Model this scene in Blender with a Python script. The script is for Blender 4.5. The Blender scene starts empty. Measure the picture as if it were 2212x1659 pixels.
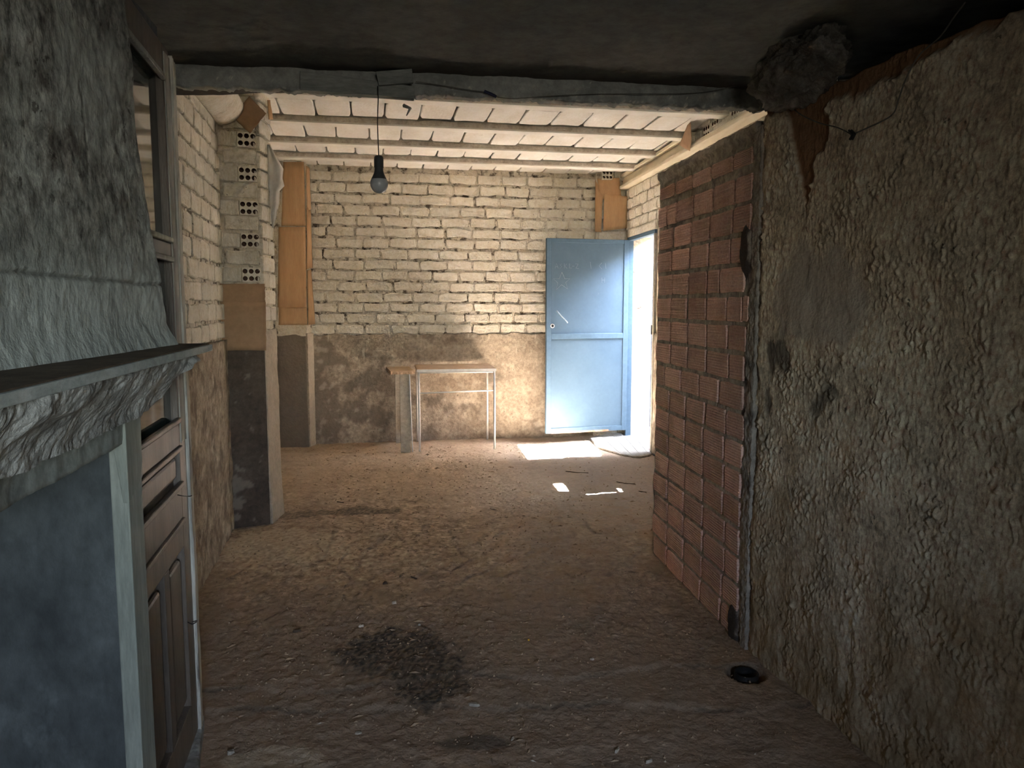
import bpy, bmesh, math, random
import numpy as np
from mathutils import Vector, Matrix
random.seed(7)
SC = bpy.context.scene
COL = SC.collection

# ---------------------------------------------------------------- camera
FPX = 1650.0; PITCH = math.radians(5.95); EYE = 1.4
cam_d = bpy.data.cameras.new('camera'); cam = bpy.data.objects.new('camera', cam_d); COL.objects.link(cam)
cam_d.sensor_width = 36.0; cam_d.sensor_fit = 'HORIZONTAL'; cam_d.lens = 36.0 * FPX / 2212.0
cam_d.clip_start = 0.05; cam_d.clip_end = 200
cam.location = (0, 0, EYE); cam.rotation_euler = (math.pi / 2 - PITCH, 0, 0)
SC.camera = cam

# ---------------------------------------------------------------- world, sun, lamps, exposure
SUN_SLOPE_Y = 0.25; SUN_SLOPE_Z = 1.485          # per metre travelled towards -x
world = bpy.data.worlds.new('sky'); SC.world = world; world.use_nodes = True
wn = world.node_tree; bg = wn.nodes['Background']
sky = wn.nodes.new('ShaderNodeTexSky'); sky.sky_type = 'NISHITA'; sky.sun_disc = False
sky.sun_elevation = math.radians(55); sky.sun_rotation = math.radians(76); sky.altitude = 300; sky.dust_density = 1.5
hz = wn.nodes.new('ShaderNodeHueSaturation'); hz.inputs['Saturation'].default_value = 0.6   # hazy, washed-out sky
wn.links.new(sky.outputs[0], hz.inputs['Color']); wn.links.new(hz.outputs[0], bg.inputs[0]); bg.inputs[1].default_value = 12.0
sd = bpy.data.lights.new('sun', 'SUN'); sd.energy = 330; sd.angle = math.radians(0.55); sd.color = (1.0, 0.98, 0.95)
sun = bpy.data.objects.new('sun', sd); COL.objects.link(sun)
sun.rotation_euler = Vector((-1, -SUN_SLOPE_Y, -SUN_SLOPE_Z)).to_track_quat('-Z', 'Y').to_euler()
sun.location = (6, 8, 8)
# daylight standing in the yard doorway and in the open doorway behind the camera
def area(name, loc, aim, sx, sy, power, colr, portal=False):
    d = bpy.data.lights.new(name, 'AREA'); d.shape = 'RECTANGLE'; d.size = sx; d.size_y = sy; d.energy = power; d.color = colr
    if portal: d.cycles.is_portal = True
    o = bpy.data.objects.new(name, d); COL.objects.link(o); o.location = loc
    o.rotation_euler = (Vector(aim) - Vector(loc)).to_track_quat('-Z', 'Z').to_euler(); return o
area('yard_doorway_portal', (1.54, 7.55, 1.06), (0.0, 7.37, 1.06), 0.92, 2.04, 1, (1, 1, 1), portal=True)
area('rear_window_portal', (0.85, -2.24, 1.55), (0.85, 0, 1.5), 0.7, 0.7, 1, (1, 1, 1), portal=True)
SC.cycles.sample_clamp_indirect = 60; SC.cycles.diffuse_bounces = 6
SC.view_settings.view_transform = 'Standard'; SC.view_settings.look = 'None'
SC.view_settings.gamma = 1; SC.view_settings.use_curve_mapping = False
SC.view_settings.exposure = 0.68

# ---------------------------------------------------------------- noise
_rng = np.random.RandomState(3); _P = _rng.permutation(512).astype(np.int64)
def perlin(x, y, seed=0):
    x = np.asarray(x, float); y = np.asarray(y, float)
    xi = np.floor(x).astype(np.int64); yi = np.floor(y).astype(np.int64); xf = x - xi; yf = y - yi
    def g(ix, iy, dx, dy):
        h = _P[(_P[(ix + seed * 37) % 512] + iy) % 512] * (2 * math.pi / 512)
        return np.cos(h) * dx + np.sin(h) * dy
    u = xf * xf * xf * (xf * (xf * 6 - 15) + 10); v = yf * yf * yf * (yf * (yf * 6 - 15) + 10)
    a = g(xi, yi, xf, yf); b = g(xi + 1, yi, xf - 1, yf); c = g(xi, yi + 1, xf, yf - 1); d = g(xi + 1, yi + 1, xf - 1, yf - 1)
    return (a + (b - a) * u) * (1 - v) + (c + (d - c) * u) * v
def fbm(x, y, o=4, seed=0, gain=0.5):
    s = 0; a = 1.0
    for k in range(o): s = s + a * perlin(x * 2 ** k, y * 2 ** k, seed + k * 5); a *= gain
    return s
def sstep(a, b, x): t = np.clip((x - a) / (b - a), 0, 1); return t * t * (3 - 2 * t)

# ---------------------------------------------------------------- mesh helpers
def raw_mesh(name, V, F, attrs=None, smooth=False):
    me = bpy.data.meshes.new(name); V = np.asarray(V, np.float32)
    me.vertices.add(len(V)); me.vertices.foreach_set('co', V.ravel())
    if isinstance(F, np.ndarray): tot = np.full(len(F), F.shape[1], np.int32); flat = F.astype(np.int32).ravel()
    else: tot = np.array([len(f) for f in F], np.int32); flat = np.array([i for f in F for i in f], np.int32)
    st = np.concatenate(([0], np.cumsum(tot)[:-1])).astype(np.int32)
    me.loops.add(len(flat)); me.loops.foreach_set('vertex_index', flat)
    me.polygons.add(len(tot)); me.polygons.foreach_set('loop_start', st)
    try: me.polygons.foreach_set('loop_total', tot)
    except Exception: pass
    me.update(calc_edges=True); me.validate()
    if attrs:
        for k, a in attrs.items():
            at = me.attributes.new(k, 'FLOAT', 'POINT'); at.data.foreach_set('value', np.asarray(a, np.float32))
    me.polygons.foreach_set('use_smooth', np.full(len(me.polygons), bool(smooth)))
    return me
def tag(o, label=None, cat=None, group=None, kind=None):
    if label: o['label'] = label
    if cat: o['category'] = cat
    if group: o['group'] = group
    if kind: o['kind'] = kind
    return o
def put(name, V, F, mat, parent=None, org=None, smooth=False, bevel=0, attrs=None, solid=0):
    V = np.array(V, float)
    if parent is not None: org = Vector(parent['_o']) if '_o' in parent else Vector(parent.location)
    elif org is None: org = Vector(((V[:, 0].min() + V[:, 0].max()) / 2, (V[:, 1].min() + V[:, 1].max()) / 2, V[:, 2].min()))
    V = V - np.array(org)
    me = raw_mesh(name, V, F, attrs, smooth); me.materials.append(mat)
    if len(V) < 6000 and not attrs:
        bm_ = bmesh.new(); bm_.from_mesh(me); bmesh.ops.recalc_face_normals(bm_, faces=bm_.faces[:]); bm_.to_mesh(me); bm_.free()
    o = bpy.data.objects.new(name, me); COL.objects.link(o)
    if parent is not None: o.parent = parent
    else: o.location = org
    if solid: m = o.modifiers.new('solid', 'SOLIDIFY'); m.thickness = solid; m.offset = 0
    if bevel: m = o.modifiers.new('bevel', 'BEVEL'); m.width = bevel; m.segments = 2; m.limit_method = 'ANGLE'
    return o
def sub(name, V, F, mat, parent, **k):            # child of a part (thing > part > sub-part)
    base = np.array(parent.matrix_world_org if hasattr(parent, 'matrix_world_org') else (0, 0, 0))
    return put(name, V, F, mat, parent, **k)
def empty(name, loc, label, cat, group=None, kind=None):
    o = bpy.data.objects.new(name, None); COL.objects.link(o); o.location = loc; o.empty_display_size = 0.1
    return tag(o, label, cat, group, kind)
def gorg(o):                                       # world origin of an object (parents only translate)
    p = Vector(o.location)
    while o.parent: o = o.parent; p = p + Vector(o.location)
    return p
_put = put
def put(name, V, F, mat, parent=None, org=None, **k):
    if parent is None: return _put(name, V, F, mat, None, org, **k)
    V = np.array(V, float) - np.array(gorg(parent))
    o = _put(name, V, F, mat, None, (0, 0, 0), **k); o.parent = parent; return o

class MB:
    def __init__(s): s.v = []; s.f = []
    def add(s, V, F): n = len(s.v); s.v += [tuple(p) for p in V]; s.f += [[i + n for i in f] for f in F]; return s
    def hexa(s, b, t): s.add(list(b) + list(t), [[3, 2, 1, 0], [4, 5, 6, 7], [0, 1, 5, 4], [1, 2, 6, 5], [2, 3, 7, 6], [3, 0, 4, 7]]); return s
    def box(s, x0, x1, y0, y1, z0, z1):
        return s.hexa([(x0, y0, z0), (x1, y0, z0), (x1, y1, z0), (x0, y1, z0)], [(x0, y0, z1), (x1, y0, z1), (x1, y1, z1), (x0, y1, z1)])
    def wbox(s, W, s0, s1, o0, o1, z0, z1):
        q = [W.pt(s0, o1, 0), W.pt(s1, o1, 0), W.pt(s1, o0, 0), W.pt(s0, o0, 0)]
        ar = sum(q[i][0] * q[(i + 1) % 4][1] - q[(i + 1) % 4][0] * q[i][1] for i in range(4))
        if ar < 0: q = q[::-1]
        return s.hexa([(a[0], a[1], z0) for a in q], [(a[0], a[1], z1) for a in q])
    def prism(s, poly, z0, z1):
        n = len(poly)
        if sum(poly[i][0] * poly[(i + 1) % n][1] - poly[(i + 1) % n][0] * poly[i][1] for i in range(n)) < 0: poly = poly[::-1]
        V = [(p[0], p[1], z0) for p in poly] + [(p[0], p[1], z1) for p in poly]
        return s.add(V, [list(range(n))[::-1], list(range(n, 2 * n))] + [[i, (i + 1) % n, n + (i + 1) % n, n + i] for i in range(n)])
    def tube(s, path, r, k=8, caps=True):
        path = [Vector(p) for p in path]; V = []; n = len(path)
        for i, p in enumerate(path):
            t = (path[min(i + 1, n - 1)] - path[max(i - 1, 0)]).normalized()
            a = t.orthogonal().normalized() if i == 0 else (a - t * a.dot(t)).normalized()
            b = t.cross(a); rr = r[i] if isinstance(r, (list, tuple)) else r
            V += [p + (a * math.cos(2 * math.pi * j / k) + b * math.sin(2 * math.pi * j / k)) * rr for j in range(k)]
        F = [[i * k + j, i * k + (j + 1) % k, (i + 1) * k + (j + 1) % k, (i + 1) * k + j] for i in range(n - 1) for j in range(k)]
        if caps: F += [list(range(k))[::-1], [(n - 1) * k + j for j in range(k)]]
        return s.add(V, F)
    def lathe(s, prof, cx, cy, k=24):
        V = [(cx + r * math.cos(2 * math.pi * j / k), cy + r * math.sin(2 * math.pi * j / k), z) for r, z in prof for j in range(k)]
        F = [[i * k + j, i * k + (j + 1) % k, (i + 1) * k + (j + 1) % k, (i + 1) * k + j] for i in range(len(prof) - 1) for j in range(k)]
        return s.add(V, F)
    def put(s, name, mat, parent=None, **k): return put(name, s.v, s.f, mat, parent, **k)

class Wl:                                          # a vertical plane through ground points A-B; n = side facing the room
    def __init__(s, A, B, left=True):
        s.A = np.array(A, float); s.B = np.array(B, float); d = s.B - s.A; s.len = float(np.hypot(*d)); s.d = d / s.len
        s.n = np.array([-s.d[1], s.d[0]]) if left else np.array([s.d[1], -s.d[0]]); s.flip = left
    def pt(s, a, off, z): p = s.A + s.d * a + s.n * off; return (p[0], p[1], z)
    def rot(s):                                    # local +x along wall, local -y = n  or mirrored
        return math.atan2(s.d[1], s.d[0])
def grid_faces(ns, nz, flip):
    i = np.arange(ns - 1)[:, None]; j = np.arange(nz - 1)[None, :]
    a = (i * nz + j).ravel(); b = ((i + 1) * nz + j).ravel()
    q = np.stack([a, b, b + 1, a + 1], 1)
    return q[:, ::-1] if flip else q
def relief(W, s0, s1, z0, z1, step, disp, thick=0.1, off=0.0, zb=None, zt=None, stepz=None, attrf=None, sedge=None):
    """displaced slab standing on wall plane W; returns V, F, attrs"""
    ns = max(2, int((s1 - s0) / step) + 1); nz = max(2, int((z1 - z0) / (stepz or step)) + 1)
    S, Tt = np.meshgrid(np.linspace(s0, s1, ns), np.linspace(0, 1, nz), indexing='ij')
    lo = zb(S) if zb else z0; hi = zt(S) if zt else z1
    Z = lo + (hi - lo) * Tt
    if sedge: S = S + sedge(S, Z)
    D = disp(S, Z)
    A = attrf(S, Z) if attrf else None
    P = W.A[None, None, :] + W.d * S[..., None] + W.n * (off + D)[..., None]
    V = np.concatenate([P.reshape(-1, 2), Z.reshape(-1, 1)], 1)
    F = [grid_faces(ns, nz, W.flip)]
    # rim going back
    I = np.arange(ns * nz).reshape(ns, nz)
    loop = np.concatenate([I[:, 0], I[-1, 1:], I[-2::-1, -1], I[0, -2:0:-1]])
    Sb = S.ravel()[loop]; Zb_ = Z.ravel()[loop]
    Pb = W.A[None, :] + W.d * Sb[:, None] + W.n * (off - thick)
    Df = D.ravel()[loop]; Pc = W.A[None, :] + W.d * Sb[:, None] + W.n * (off + Df - min(0.012, thick * 0.3))[:, None]
    nc = len(V); V = np.concatenate([V, np.concatenate([Pc, Zb_[:, None]], 1)], 0)
    n0 = len(V); V = np.concatenate([V, np.concatenate([Pb, Zb_[:, None]], 1)], 0)
    m = len(loop); k = np.arange(m); k2 = (k + 1) % m
    R = np.concatenate([np.stack([loop[k2], loop[k], nc + k, nc + k2], 1), np.stack([nc + k2, nc + k, n0 + k, n0 + k2], 1)], 0)
    if W.flip: R = R[:, ::-1]
    faces = np.concatenate([F[0], R], 0).tolist()
    back = (n0 + k).tolist(); faces.append(back if W.flip else back[::-1])
    at = None
    if A: at = {kk: np.concatenate([a.ravel(), a.ravel()[loop] * 0.0, a.ravel()[loop] * 0.0]) for kk, a in A.items()}
    return V, faces, at

# ---------------------------------------------------------------- materials
def M(name, c1, c2, scale=6, rough=0.9, bump=0.25, bscale=80, bdist=0.004, stretch=(1, 1, 1), attrs=(), metal=0.0, wave=None,
      c3=None, s3=2.0, t3=(0.5, 0.62), vary=0.0, spec=0.3, speck=None, rand=True, fine=0.22, pits=None):
    m = bpy.data.materials.new(name); m.use_nodes = True; nt = m.node_tree; N = nt.nodes; L = nt.links
    b = N['Principled BSDF']; b.inputs['Roughness'].default_value = rough; b.inputs['Metallic'].default_value = metal
    b.inputs['Specular IOR Level'].default_value = spec
    tc = N.new('ShaderNodeTexCoord'); mp = N.new('ShaderNodeMapping'); mp.inputs['Scale'].default_value = stretch
    L.new(tc.outputs['Object'], mp.inputs['Vector'])
    if rand:
        oi = N.new('ShaderNodeObjectInfo'); ml = N.new('ShaderNodeMath'); ml.operation = 'MULTIPLY'; ml.inputs[1].default_value = 37.0
        L.new(oi.outputs['Random'], ml.inputs[0]); L.new(ml.outputs[0], mp.inputs['Location'])
    vec = mp.outputs[0]
    def noise(s, det=5, r=0.6):
        n = N.new('ShaderNodeTexNoise'); n.inputs['Scale'].default_value = s; n.inputs['Detail'].default_value = det
        n.inputs['Roughness'].default_value = r; L.new(vec, n.inputs['Vector']); return n.outputs['Fac']
    def ramp(f, a, c):
        r = N.new('ShaderNodeMapRange'); r.inputs[1].default_value = a; r.inputs[2].default_value = c; L.new(f, r.inputs[0]); return r.outputs[0]
    def mix(f, a, c, mode='MIX'):
        x = N.new('ShaderNodeMixRGB'); x.blend_type = mode
        for i, v in ((0, f), (1, a), (2, c)):
            if isinstance(v, (tuple, list)): x.inputs[i].default_value = (*v[:3], 1)
            elif isinstance(v, (int, float)): x.inputs[i].default_value = v
            else: L.new(v, x.inputs[i])
        return x.outputs[0]
    colr = mix(ramp(noise(scale), 0.36, 0.64), c1, c2)
    if c3: colr = mix(ramp(noise(s3, 6, 0.65), *t3), colr, c3)
    if fine: colr = mix(fine, colr, ramp(noise(bscale * 0.8, 6, 0.7), 0.34, 0.66), 'OVERLAY')
    if speck: colr = mix(ramp(noise(speck[1], 2, 0.5), speck[2], speck[2] + 0.04), colr, speck[0])
    if pits: colr = mix(ramp(noise(pits[0], 4, 0.7), pits[1], pits[1] + 0.05), colr, mix(0.75, colr, (0.02, 0.016, 0.012)))
    for a, cc in attrs:
        an = N.new('ShaderNodeAttribute'); an.attribute_name = a; colr = mix(an.outputs['Fac'], colr, cc)
    if vary:
        oi2 = N.new('ShaderNodeObjectInfo'); mr = N.new('ShaderNodeMapRange'); mr.inputs[3].default_value = 1 - vary; mr.inputs[4].default_value = 1 + vary
        L.new(oi2.outputs['Random'], mr.inputs[0]); hs = N.new('ShaderNodeHueSaturation'); L.new(mr.outputs[0], hs.inputs['Value']); L.new(colr, hs.inputs['Color']); colr = hs.outputs[0]
    L.new(colr, b.inputs['Base Color'])
    bp = N.new('ShaderNodeBump'); bp.inputs['Strength'].default_value = bump; bp.inputs['Distance'].default_value = bdist
    h = noise(bscale, 6, 0.6)
    if wave:
        w = N.new('ShaderNodeTexWave'); w.bands_direction = wave[0]; w.inputs['Scale'].default_value = wave[1]; w.inputs['Distortion'].default_value = 0.6
        w.inputs['Detail'].default_value = 2; L.new(tc.outputs['Object'], w.inputs['Vector'])
        ad = N.new('ShaderNodeMath'); ad.operation = 'MULTIPLY_ADD'; ad.inputs[1].default_value = wave[2]; L.new(w.outputs['Fac'], ad.inputs[0]); L.new(h, ad.inputs[2]); h = ad.outputs[0]
    L.new(h, bp.inputs['Height']); L.new(bp.outputs[0], b.inputs['Normal'])
    return m
WHITE1 = (0.80, 0.755, 0.65); WHITE2 = (0.71, 0.655, 0.54)
m_wbrick = M('white_limewashed_brick', WHITE1, WHITE2, 9, 0.92, 1.0, 42, 0.014, pits=(40, 0.66), c3=(0.52, 0.43, 0.31), s3=7, t3=(0.62, 0.80), vary=0.06)
m_wmortar = M('white_painted_mortar', (0.66, 0.59, 0.46), (0.76, 0.70, 0.57), 12, 0.95, 0.9, 45, 0.014, c3=(0.16, 0.12, 0.085), s3=14, t3=(0.56, 0.68))
m_clay_shade = M('unpainted_clay_hole_shade', (0.15, 0.09, 0.06), (0.10, 0.06, 0.045), 20, 0.95, 0.3, 60, 0.002)  # bare clay, darkened so the brick holes look deep in shade
m_lmortar = M('dirty_white_mortar', (0.60, 0.54, 0.44), (0.71, 0.65, 0.54), 12, 0.95, 0.9, 45, 0.014, c3=(0.14, 0.11, 0.08), s3=14, t3=(0.50, 0.62))
m_dado = M('grey_brown_render', (0.43, 0.36, 0.275), (0.30, 0.245, 0.185), 3.2, 0.95, 0.9, 40, 0.012, fine=0.28, pits=(34, 0.65), c3=(0.56, 0.49, 0.38), s3=6, t3=(0.56, 0.78), attrs=(('stain', (0.17, 0.14, 0.11)), ('pale', (0.62, 0.55, 0.44))))
m_darkrender = M('dark_render_with_shade', (0.085, 0.063, 0.048), (0.13, 0.10, 0.075), 4, 0.9, 0.5, 45, 0.006, attrs=(('pale', (0.34, 0.28, 0.22)),))  # dark plaster colour also carries the shade of the pilaster's front face
m_stucco = M('rough_grey_stucco', (0.66, 0.56, 0.42), (0.46, 0.385, 0.28), 6, 0.95, 0.8, 60, 0.006, fine=0.5, pits=(30, 0.64), c3=(0.72, 0.65, 0.52), s3=5, t3=(0.55, 0.72), attrs=(('smooth', (0.40, 0.345, 0.285)), ('soot_shade', (0.10, 0.085, 0.065)), ('earth', (0.24, 0.13, 0.065)), ('damp', (0.33, 0.24, 0.135))))
m_ceil = M('sooty_ceiling_plaster', (0.155, 0.155, 0.135), (0.115, 0.118, 0.105), 1.6, 0.95, 0.6, 26, 0.006, fine=0.2, attrs=(('soot_shade', (0.06, 0.052, 0.045)),))
m_lintel = M('sooty_lintel_plaster', (0.36, 0.36, 0.33), (0.24, 0.24, 0.22), 5, 0.95, 0.8, 35, 0.008, c3=(0.42, 0.42, 0.38), s3=9, t3=(0.55, 0.7), attrs=(('limed', (0.75, 0.7, 0.58)),))
m_rbrick = M('red_hollow_brick', (0.68, 0.45, 0.375), (0.56, 0.37, 0.31), 7, 0.9, 0.5, 120, 0.003, wave=('Z', 26, 2.2), c3=(0.42, 0.30, 0.22), s3=6, t3=(0.60, 0.80), vary=0.2)
m_rmortar = M('grey_cement_joint', (0.26, 0.235, 0.20), (0.42, 0.375, 0.32), 14, 0.95, 0.9, 60, 0.01, attrs=(('limed', (0.45, 0.40, 0.34)), ('soot_shade', (0.06, 0.05, 0.045))))
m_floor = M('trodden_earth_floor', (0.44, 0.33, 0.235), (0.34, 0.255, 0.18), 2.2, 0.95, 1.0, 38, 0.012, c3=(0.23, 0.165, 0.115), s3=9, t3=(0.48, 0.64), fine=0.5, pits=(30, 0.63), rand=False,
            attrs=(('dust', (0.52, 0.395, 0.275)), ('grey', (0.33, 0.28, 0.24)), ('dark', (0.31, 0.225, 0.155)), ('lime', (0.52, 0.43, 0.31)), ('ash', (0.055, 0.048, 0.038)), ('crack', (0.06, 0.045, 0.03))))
m_hood = M('patchy_grey_hood_plaster', (0.36, 0.38, 0.36), (0.18, 0.185, 0.17), 4.5, 0.9, 0.9, 46, 0.006, fine=0.6, pits=(42, 0.61), stretch=(1, 1, 0.8), c3=(0.11, 0.105, 0.095), s3=10, t3=(0.51, 0.63), attrs=(('pale', (0.40, 0.44, 0.42)), ('crack', (0.03, 0.03, 0.025))))
m_shelftop = M('dusty_brown_shelf', (0.12, 0.09, 0.06), (0.07, 0.052, 0.037), 9, 0.95, 0.5, 50, 0.004)
m_shelf = M('pale_grey_shelf_edge', (0.42, 0.47, 0.46), (0.30, 0.34, 0.33), 12, 0.85, 0.5, 60, 0.003, stretch=(1, 1, 2))
m_cornice = M('broken_plaster', (0.36, 0.37, 0.35), (0.16, 0.16, 0.15), 14, 0.85, 0.9, 60, 0.008)
m_firewood = M('grey_green_painted_wood', (0.28, 0.30, 0.26), (0.20, 0.22, 0.19), 4, 0.8, 0.5, 40, 0.002, stretch=(3, 3, 0.4))
m_flintel = M('grey_green_lintel_plaster', (0.26, 0.29, 0.265), (0.20, 0.215, 0.20), 5, 0.9, 0.5, 40, 0.004, c3=(0.13, 0.14, 0.13), s3=7, t3=(0.56, 0.7))
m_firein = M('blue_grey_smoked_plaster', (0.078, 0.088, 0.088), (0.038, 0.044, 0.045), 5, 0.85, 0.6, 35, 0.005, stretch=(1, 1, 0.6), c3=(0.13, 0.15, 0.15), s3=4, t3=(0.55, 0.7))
m_doorwood = M('dark_brown_varnished_wood', (0.125, 0.10, 0.078), (0.075, 0.06, 0.047), 5, 0.45, 0.5, 60, 0.002, stretch=(3, 3, 0.35), c3=(0.30, 0.29, 0.26), s3=12, t3=(0.66, 0.82), spec=0.5)
m_stile = M('worn_pale_painted_wood', (0.36, 0.36, 0.32), (0.24, 0.24, 0.22), 8, 0.7, 0.6, 50, 0.002, stretch=(3, 3, 0.3), c3=(0.15, 0.13, 0.11), s3=14, t3=(0.62, 0.75))
m_card = M('brown_cardboard', (0.58, 0.375, 0.205), (0.52, 0.33, 0.175), 5, 0.9, 0.2, 40, 0.001, stretch=(4, 4, 0.5), fine=0.08)
m_cardd = M('dull_brown_cardboard', (0.42, 0.275, 0.165), (0.37, 0.24, 0.14), 5, 0.9, 0.2, 40, 0.001, fine=0.08)
m_blue = M('light_blue_door_paint', (0.085, 0.145, 0.205), (0.072, 0.128, 0.185), 2.5, 0.6, 0.15, 40, 0.001, c3=(0.16, 0.21, 0.25), s3=8, t3=(0.68, 0.80), fine=0.04, spec=0.45, attrs=())
m_bluef = M('light_blue_frame_paint', (0.095, 0.16, 0.225), (0.085, 0.145, 0.205), 3, 0.6, 0.1, 40, 0.001, fine=0.08)
m_rust = M('rusty_scraped_steel', (0.42, 0.22, 0.12), (0.50, 0.46, 0.42), 16, 0.8, 0.4, 60, 0.001)
m_chalk = M('white_chalk', (0.30, 0.37, 0.43), (0.38, 0.45, 0.50), 60, 0.9, 0.2, 80, 0.0005)
m_black = M('black_plastic', (0.012, 0.012, 0.012), (0.02, 0.02, 0.02), 10, 0.5, 0.1, 40, 0.001)
m_wire = M('grey_wire', (0.09, 0.085, 0.07), (0.13, 0.12, 0.10), 30, 0.7, 0.1, 60, 0.0005)
m_bluetape = M('dark_blue_tape', (0.012, 0.016, 0.05), (0.02, 0.025, 0.07), 20, 0.6, 0.1, 60, 0.0005)
m_plank = M('sooty_grey_plank', (0.27, 0.275, 0.25), (0.19, 0.195, 0.18), 6, 0.85, 0.5, 50, 0.002, stretch=(0.4, 3, 3))
m_joist = M('white_painted_joist', (0.80, 0.79, 0.74), (0.72, 0.69, 0.61), 5, 0.9, 0.5, 50, 0.004, c3=(0.36, 0.28, 0.21), s3=5, t3=(0.66, 0.84), fine=0.08)
m_cbrick = M('white_painted_vault_brick', (0.80, 0.79, 0.74), (0.73, 0.70, 0.62), 6, 0.9, 0.6, 60, 0.005, wave=('Y', 16, 0.8), c3=(0.45, 0.37, 0.28), s3=7, t3=(0.66, 0.84), vary=0.05)
m_cmortar_shade = M('dirty_vault_mortar_joist_shade', (0.66, 0.61, 0.53), (0.46, 0.40, 0.33), 12, 0.95, 0.9, 50, 0.01)
m_girder = M('cream_painted_girder', (0.76, 0.70, 0.54), (0.66, 0.58, 0.42), 4, 0.7, 0.3, 40, 0.002, stretch=(3, 0.5, 3), fine=0.08)
m_tabtop = M('sandy_dusty_tabletop', (0.54, 0.39, 0.255), (0.44, 0.31, 0.20), 7, 0.85, 0.3, 50, 0.002, stretch=(0.6, 2, 2))
m_steel = M('white_enamelled_steel', (0.74, 0.75, 0.73), (0.62, 0.63, 0.61), 20, 0.4, 0.1, 60, 0.0005, spec=0.5, fine=0.08)
m_board = M('grey_painted_board', (0.43, 0.40, 0.33), (0.37, 0.34, 0.28), 4, 0.85, 0.3, 40, 0.002, c3=(0.44, 0.36, 0.20), s3=3, t3=(0.6, 0.75))
m_cloth = M('white_torn_fabric', (0.72, 0.70, 0.64), (0.62, 0.60, 0.54), 8, 0.9, 0.3, 60, 0.002, fine=0.08)
m_blob = M('sooty_lumpy_mortar', (0.15, 0.135, 0.115), (0.07, 0.065, 0.055), 9, 0.95, 0.9, 40, 0.012, c3=(0.20, 0.185, 0.165), s3=6, t3=(0.52, 0.66))
m_ramp = M('pale_grey_cement', (0.30, 0.30, 0.29), (0.24, 0.24, 0.235), 6, 0.85, 0.5, 50, 0.003)
m_out = M('rough_pale_outdoor_render', (0.15, 0.15, 0.16), (0.09, 0.09, 0.097), 7, 0.95, 0.9, 35, 0.015)
m_outg = M('pinkish_yard_ground', (0.19, 0.165, 0.16), (0.14, 0.125, 0.12), 5, 0.95, 0.5, 40, 0.006)
m_pipe = M('pale_grey_pipe', (0.24, 0.27, 0.30), (0.21, 0.24, 0.27), 4, 0.45, 0.05, 40, 0.0005, fine=0.08)
m_bulb = M('frosted_bulb', (0.42, 0.44, 0.45), (0.42, 0.44, 0.45), 5, 0.25, 0.0, 40, 0.0005, spec=0.5, fine=0)
m_bulbcap = M('dark_grey_bulb_body', (0.05, 0.052, 0.052), (0.065, 0.066, 0.066), 5, 0.6, 0.05, 40, 0.0005, fine=0.08)
m_stone = M('pale_stone_chip', (0.45, 0.41, 0.34), (0.34, 0.30, 0.24), 20, 0.9, 0.4, 60, 0.001, vary=0.25)
m_debris = M('mixed_floor_litter', (0.42, 0.31, 0.2), (0.2, 0.145, 0.10), 9, 0.95, 0.3, 60, 0.001, c3=(0.5, 0.45, 0.36), s3=11, t3=(0.62, 0.66), fine=0)
m_yellow = M('yellow_kernel', (0.85, 0.55, 0.06), (0.80, 0.48, 0.05), 20, 0.6, 0.1, 60, 0.0005)
m_stick = M('dark_twig', (0.07, 0.05, 0.035), (0.10, 0.075, 0.05), 20, 0.9, 0.3, 60, 0.001)
g = bpy.data.materials.new('greenish_window_glass'); g.use_nodes = True; gb = g.node_tree.nodes['Principled BSDF']
gb.inputs['Base Color'].default_value = (0.10, 0.13, 0.12, 1); gb.inputs['Transmission Weight'].default_value = 0.55
gb.inputs['Roughness'].default_value = 0.04; gb.inputs['IOR'].default_value = 1.5; m_glass = g

# ---------------------------------------------------------------- brick pools
def brick_mesh(name, lx, lz, t, mat, seed, rag=0.008, bev=0.008, tile=False):
    r = random.Random(seed); hx, hz = lx / 2, lz / 2
    P = []
    for (a, b_) in (((-hx, -hz), (hx, -hz)), ((hx, -hz), (hx, hz)), ((hx, hz), (-hx, hz)), ((-hx, hz), (-hx, -hz))):
        horiz = abs(b_[0] - a[0]) > abs(b_[1] - a[1]); ts = (0.04, 0.35, 0.68, 0.96) if horiz else (0.16, 0.84)
        for q in ts: P.append((a[0] + (b_[0] - a[0]) * q + r.uniform(-rag, rag) * 0.6, a[1] + (b_[1] - a[1]) * q + r.uniform(-rag, rag) * 0.6))
    n = len(P); V = []
    for (x, z) in P: V.append((x, 0.02, z))
    for (x, z) in P: V.append((x, -(t - bev), z))
    for (x, z) in P:
        k = 1 - bev / max(1e-6, math.hypot(x, z)) * 1.3
        V.append((x - math.copysign(min(bev, abs(x)), x), -t + r.uniform(-0.002, 0.002), z - math.copysign(min(bev, abs(z)), z)))
    F = [[i, (i + 1) % n, n + (i + 1) % n, n + i] for i in range(n)] + [[n + i, n + (i + 1) % n, 2 * n + (i + 1) % n, 2 * n + i] for i in range(n)] + [[2 * n + i for i in range(n)]]
    me = raw_mesh(name, V, F); me.materials.append(mat); return me
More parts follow.
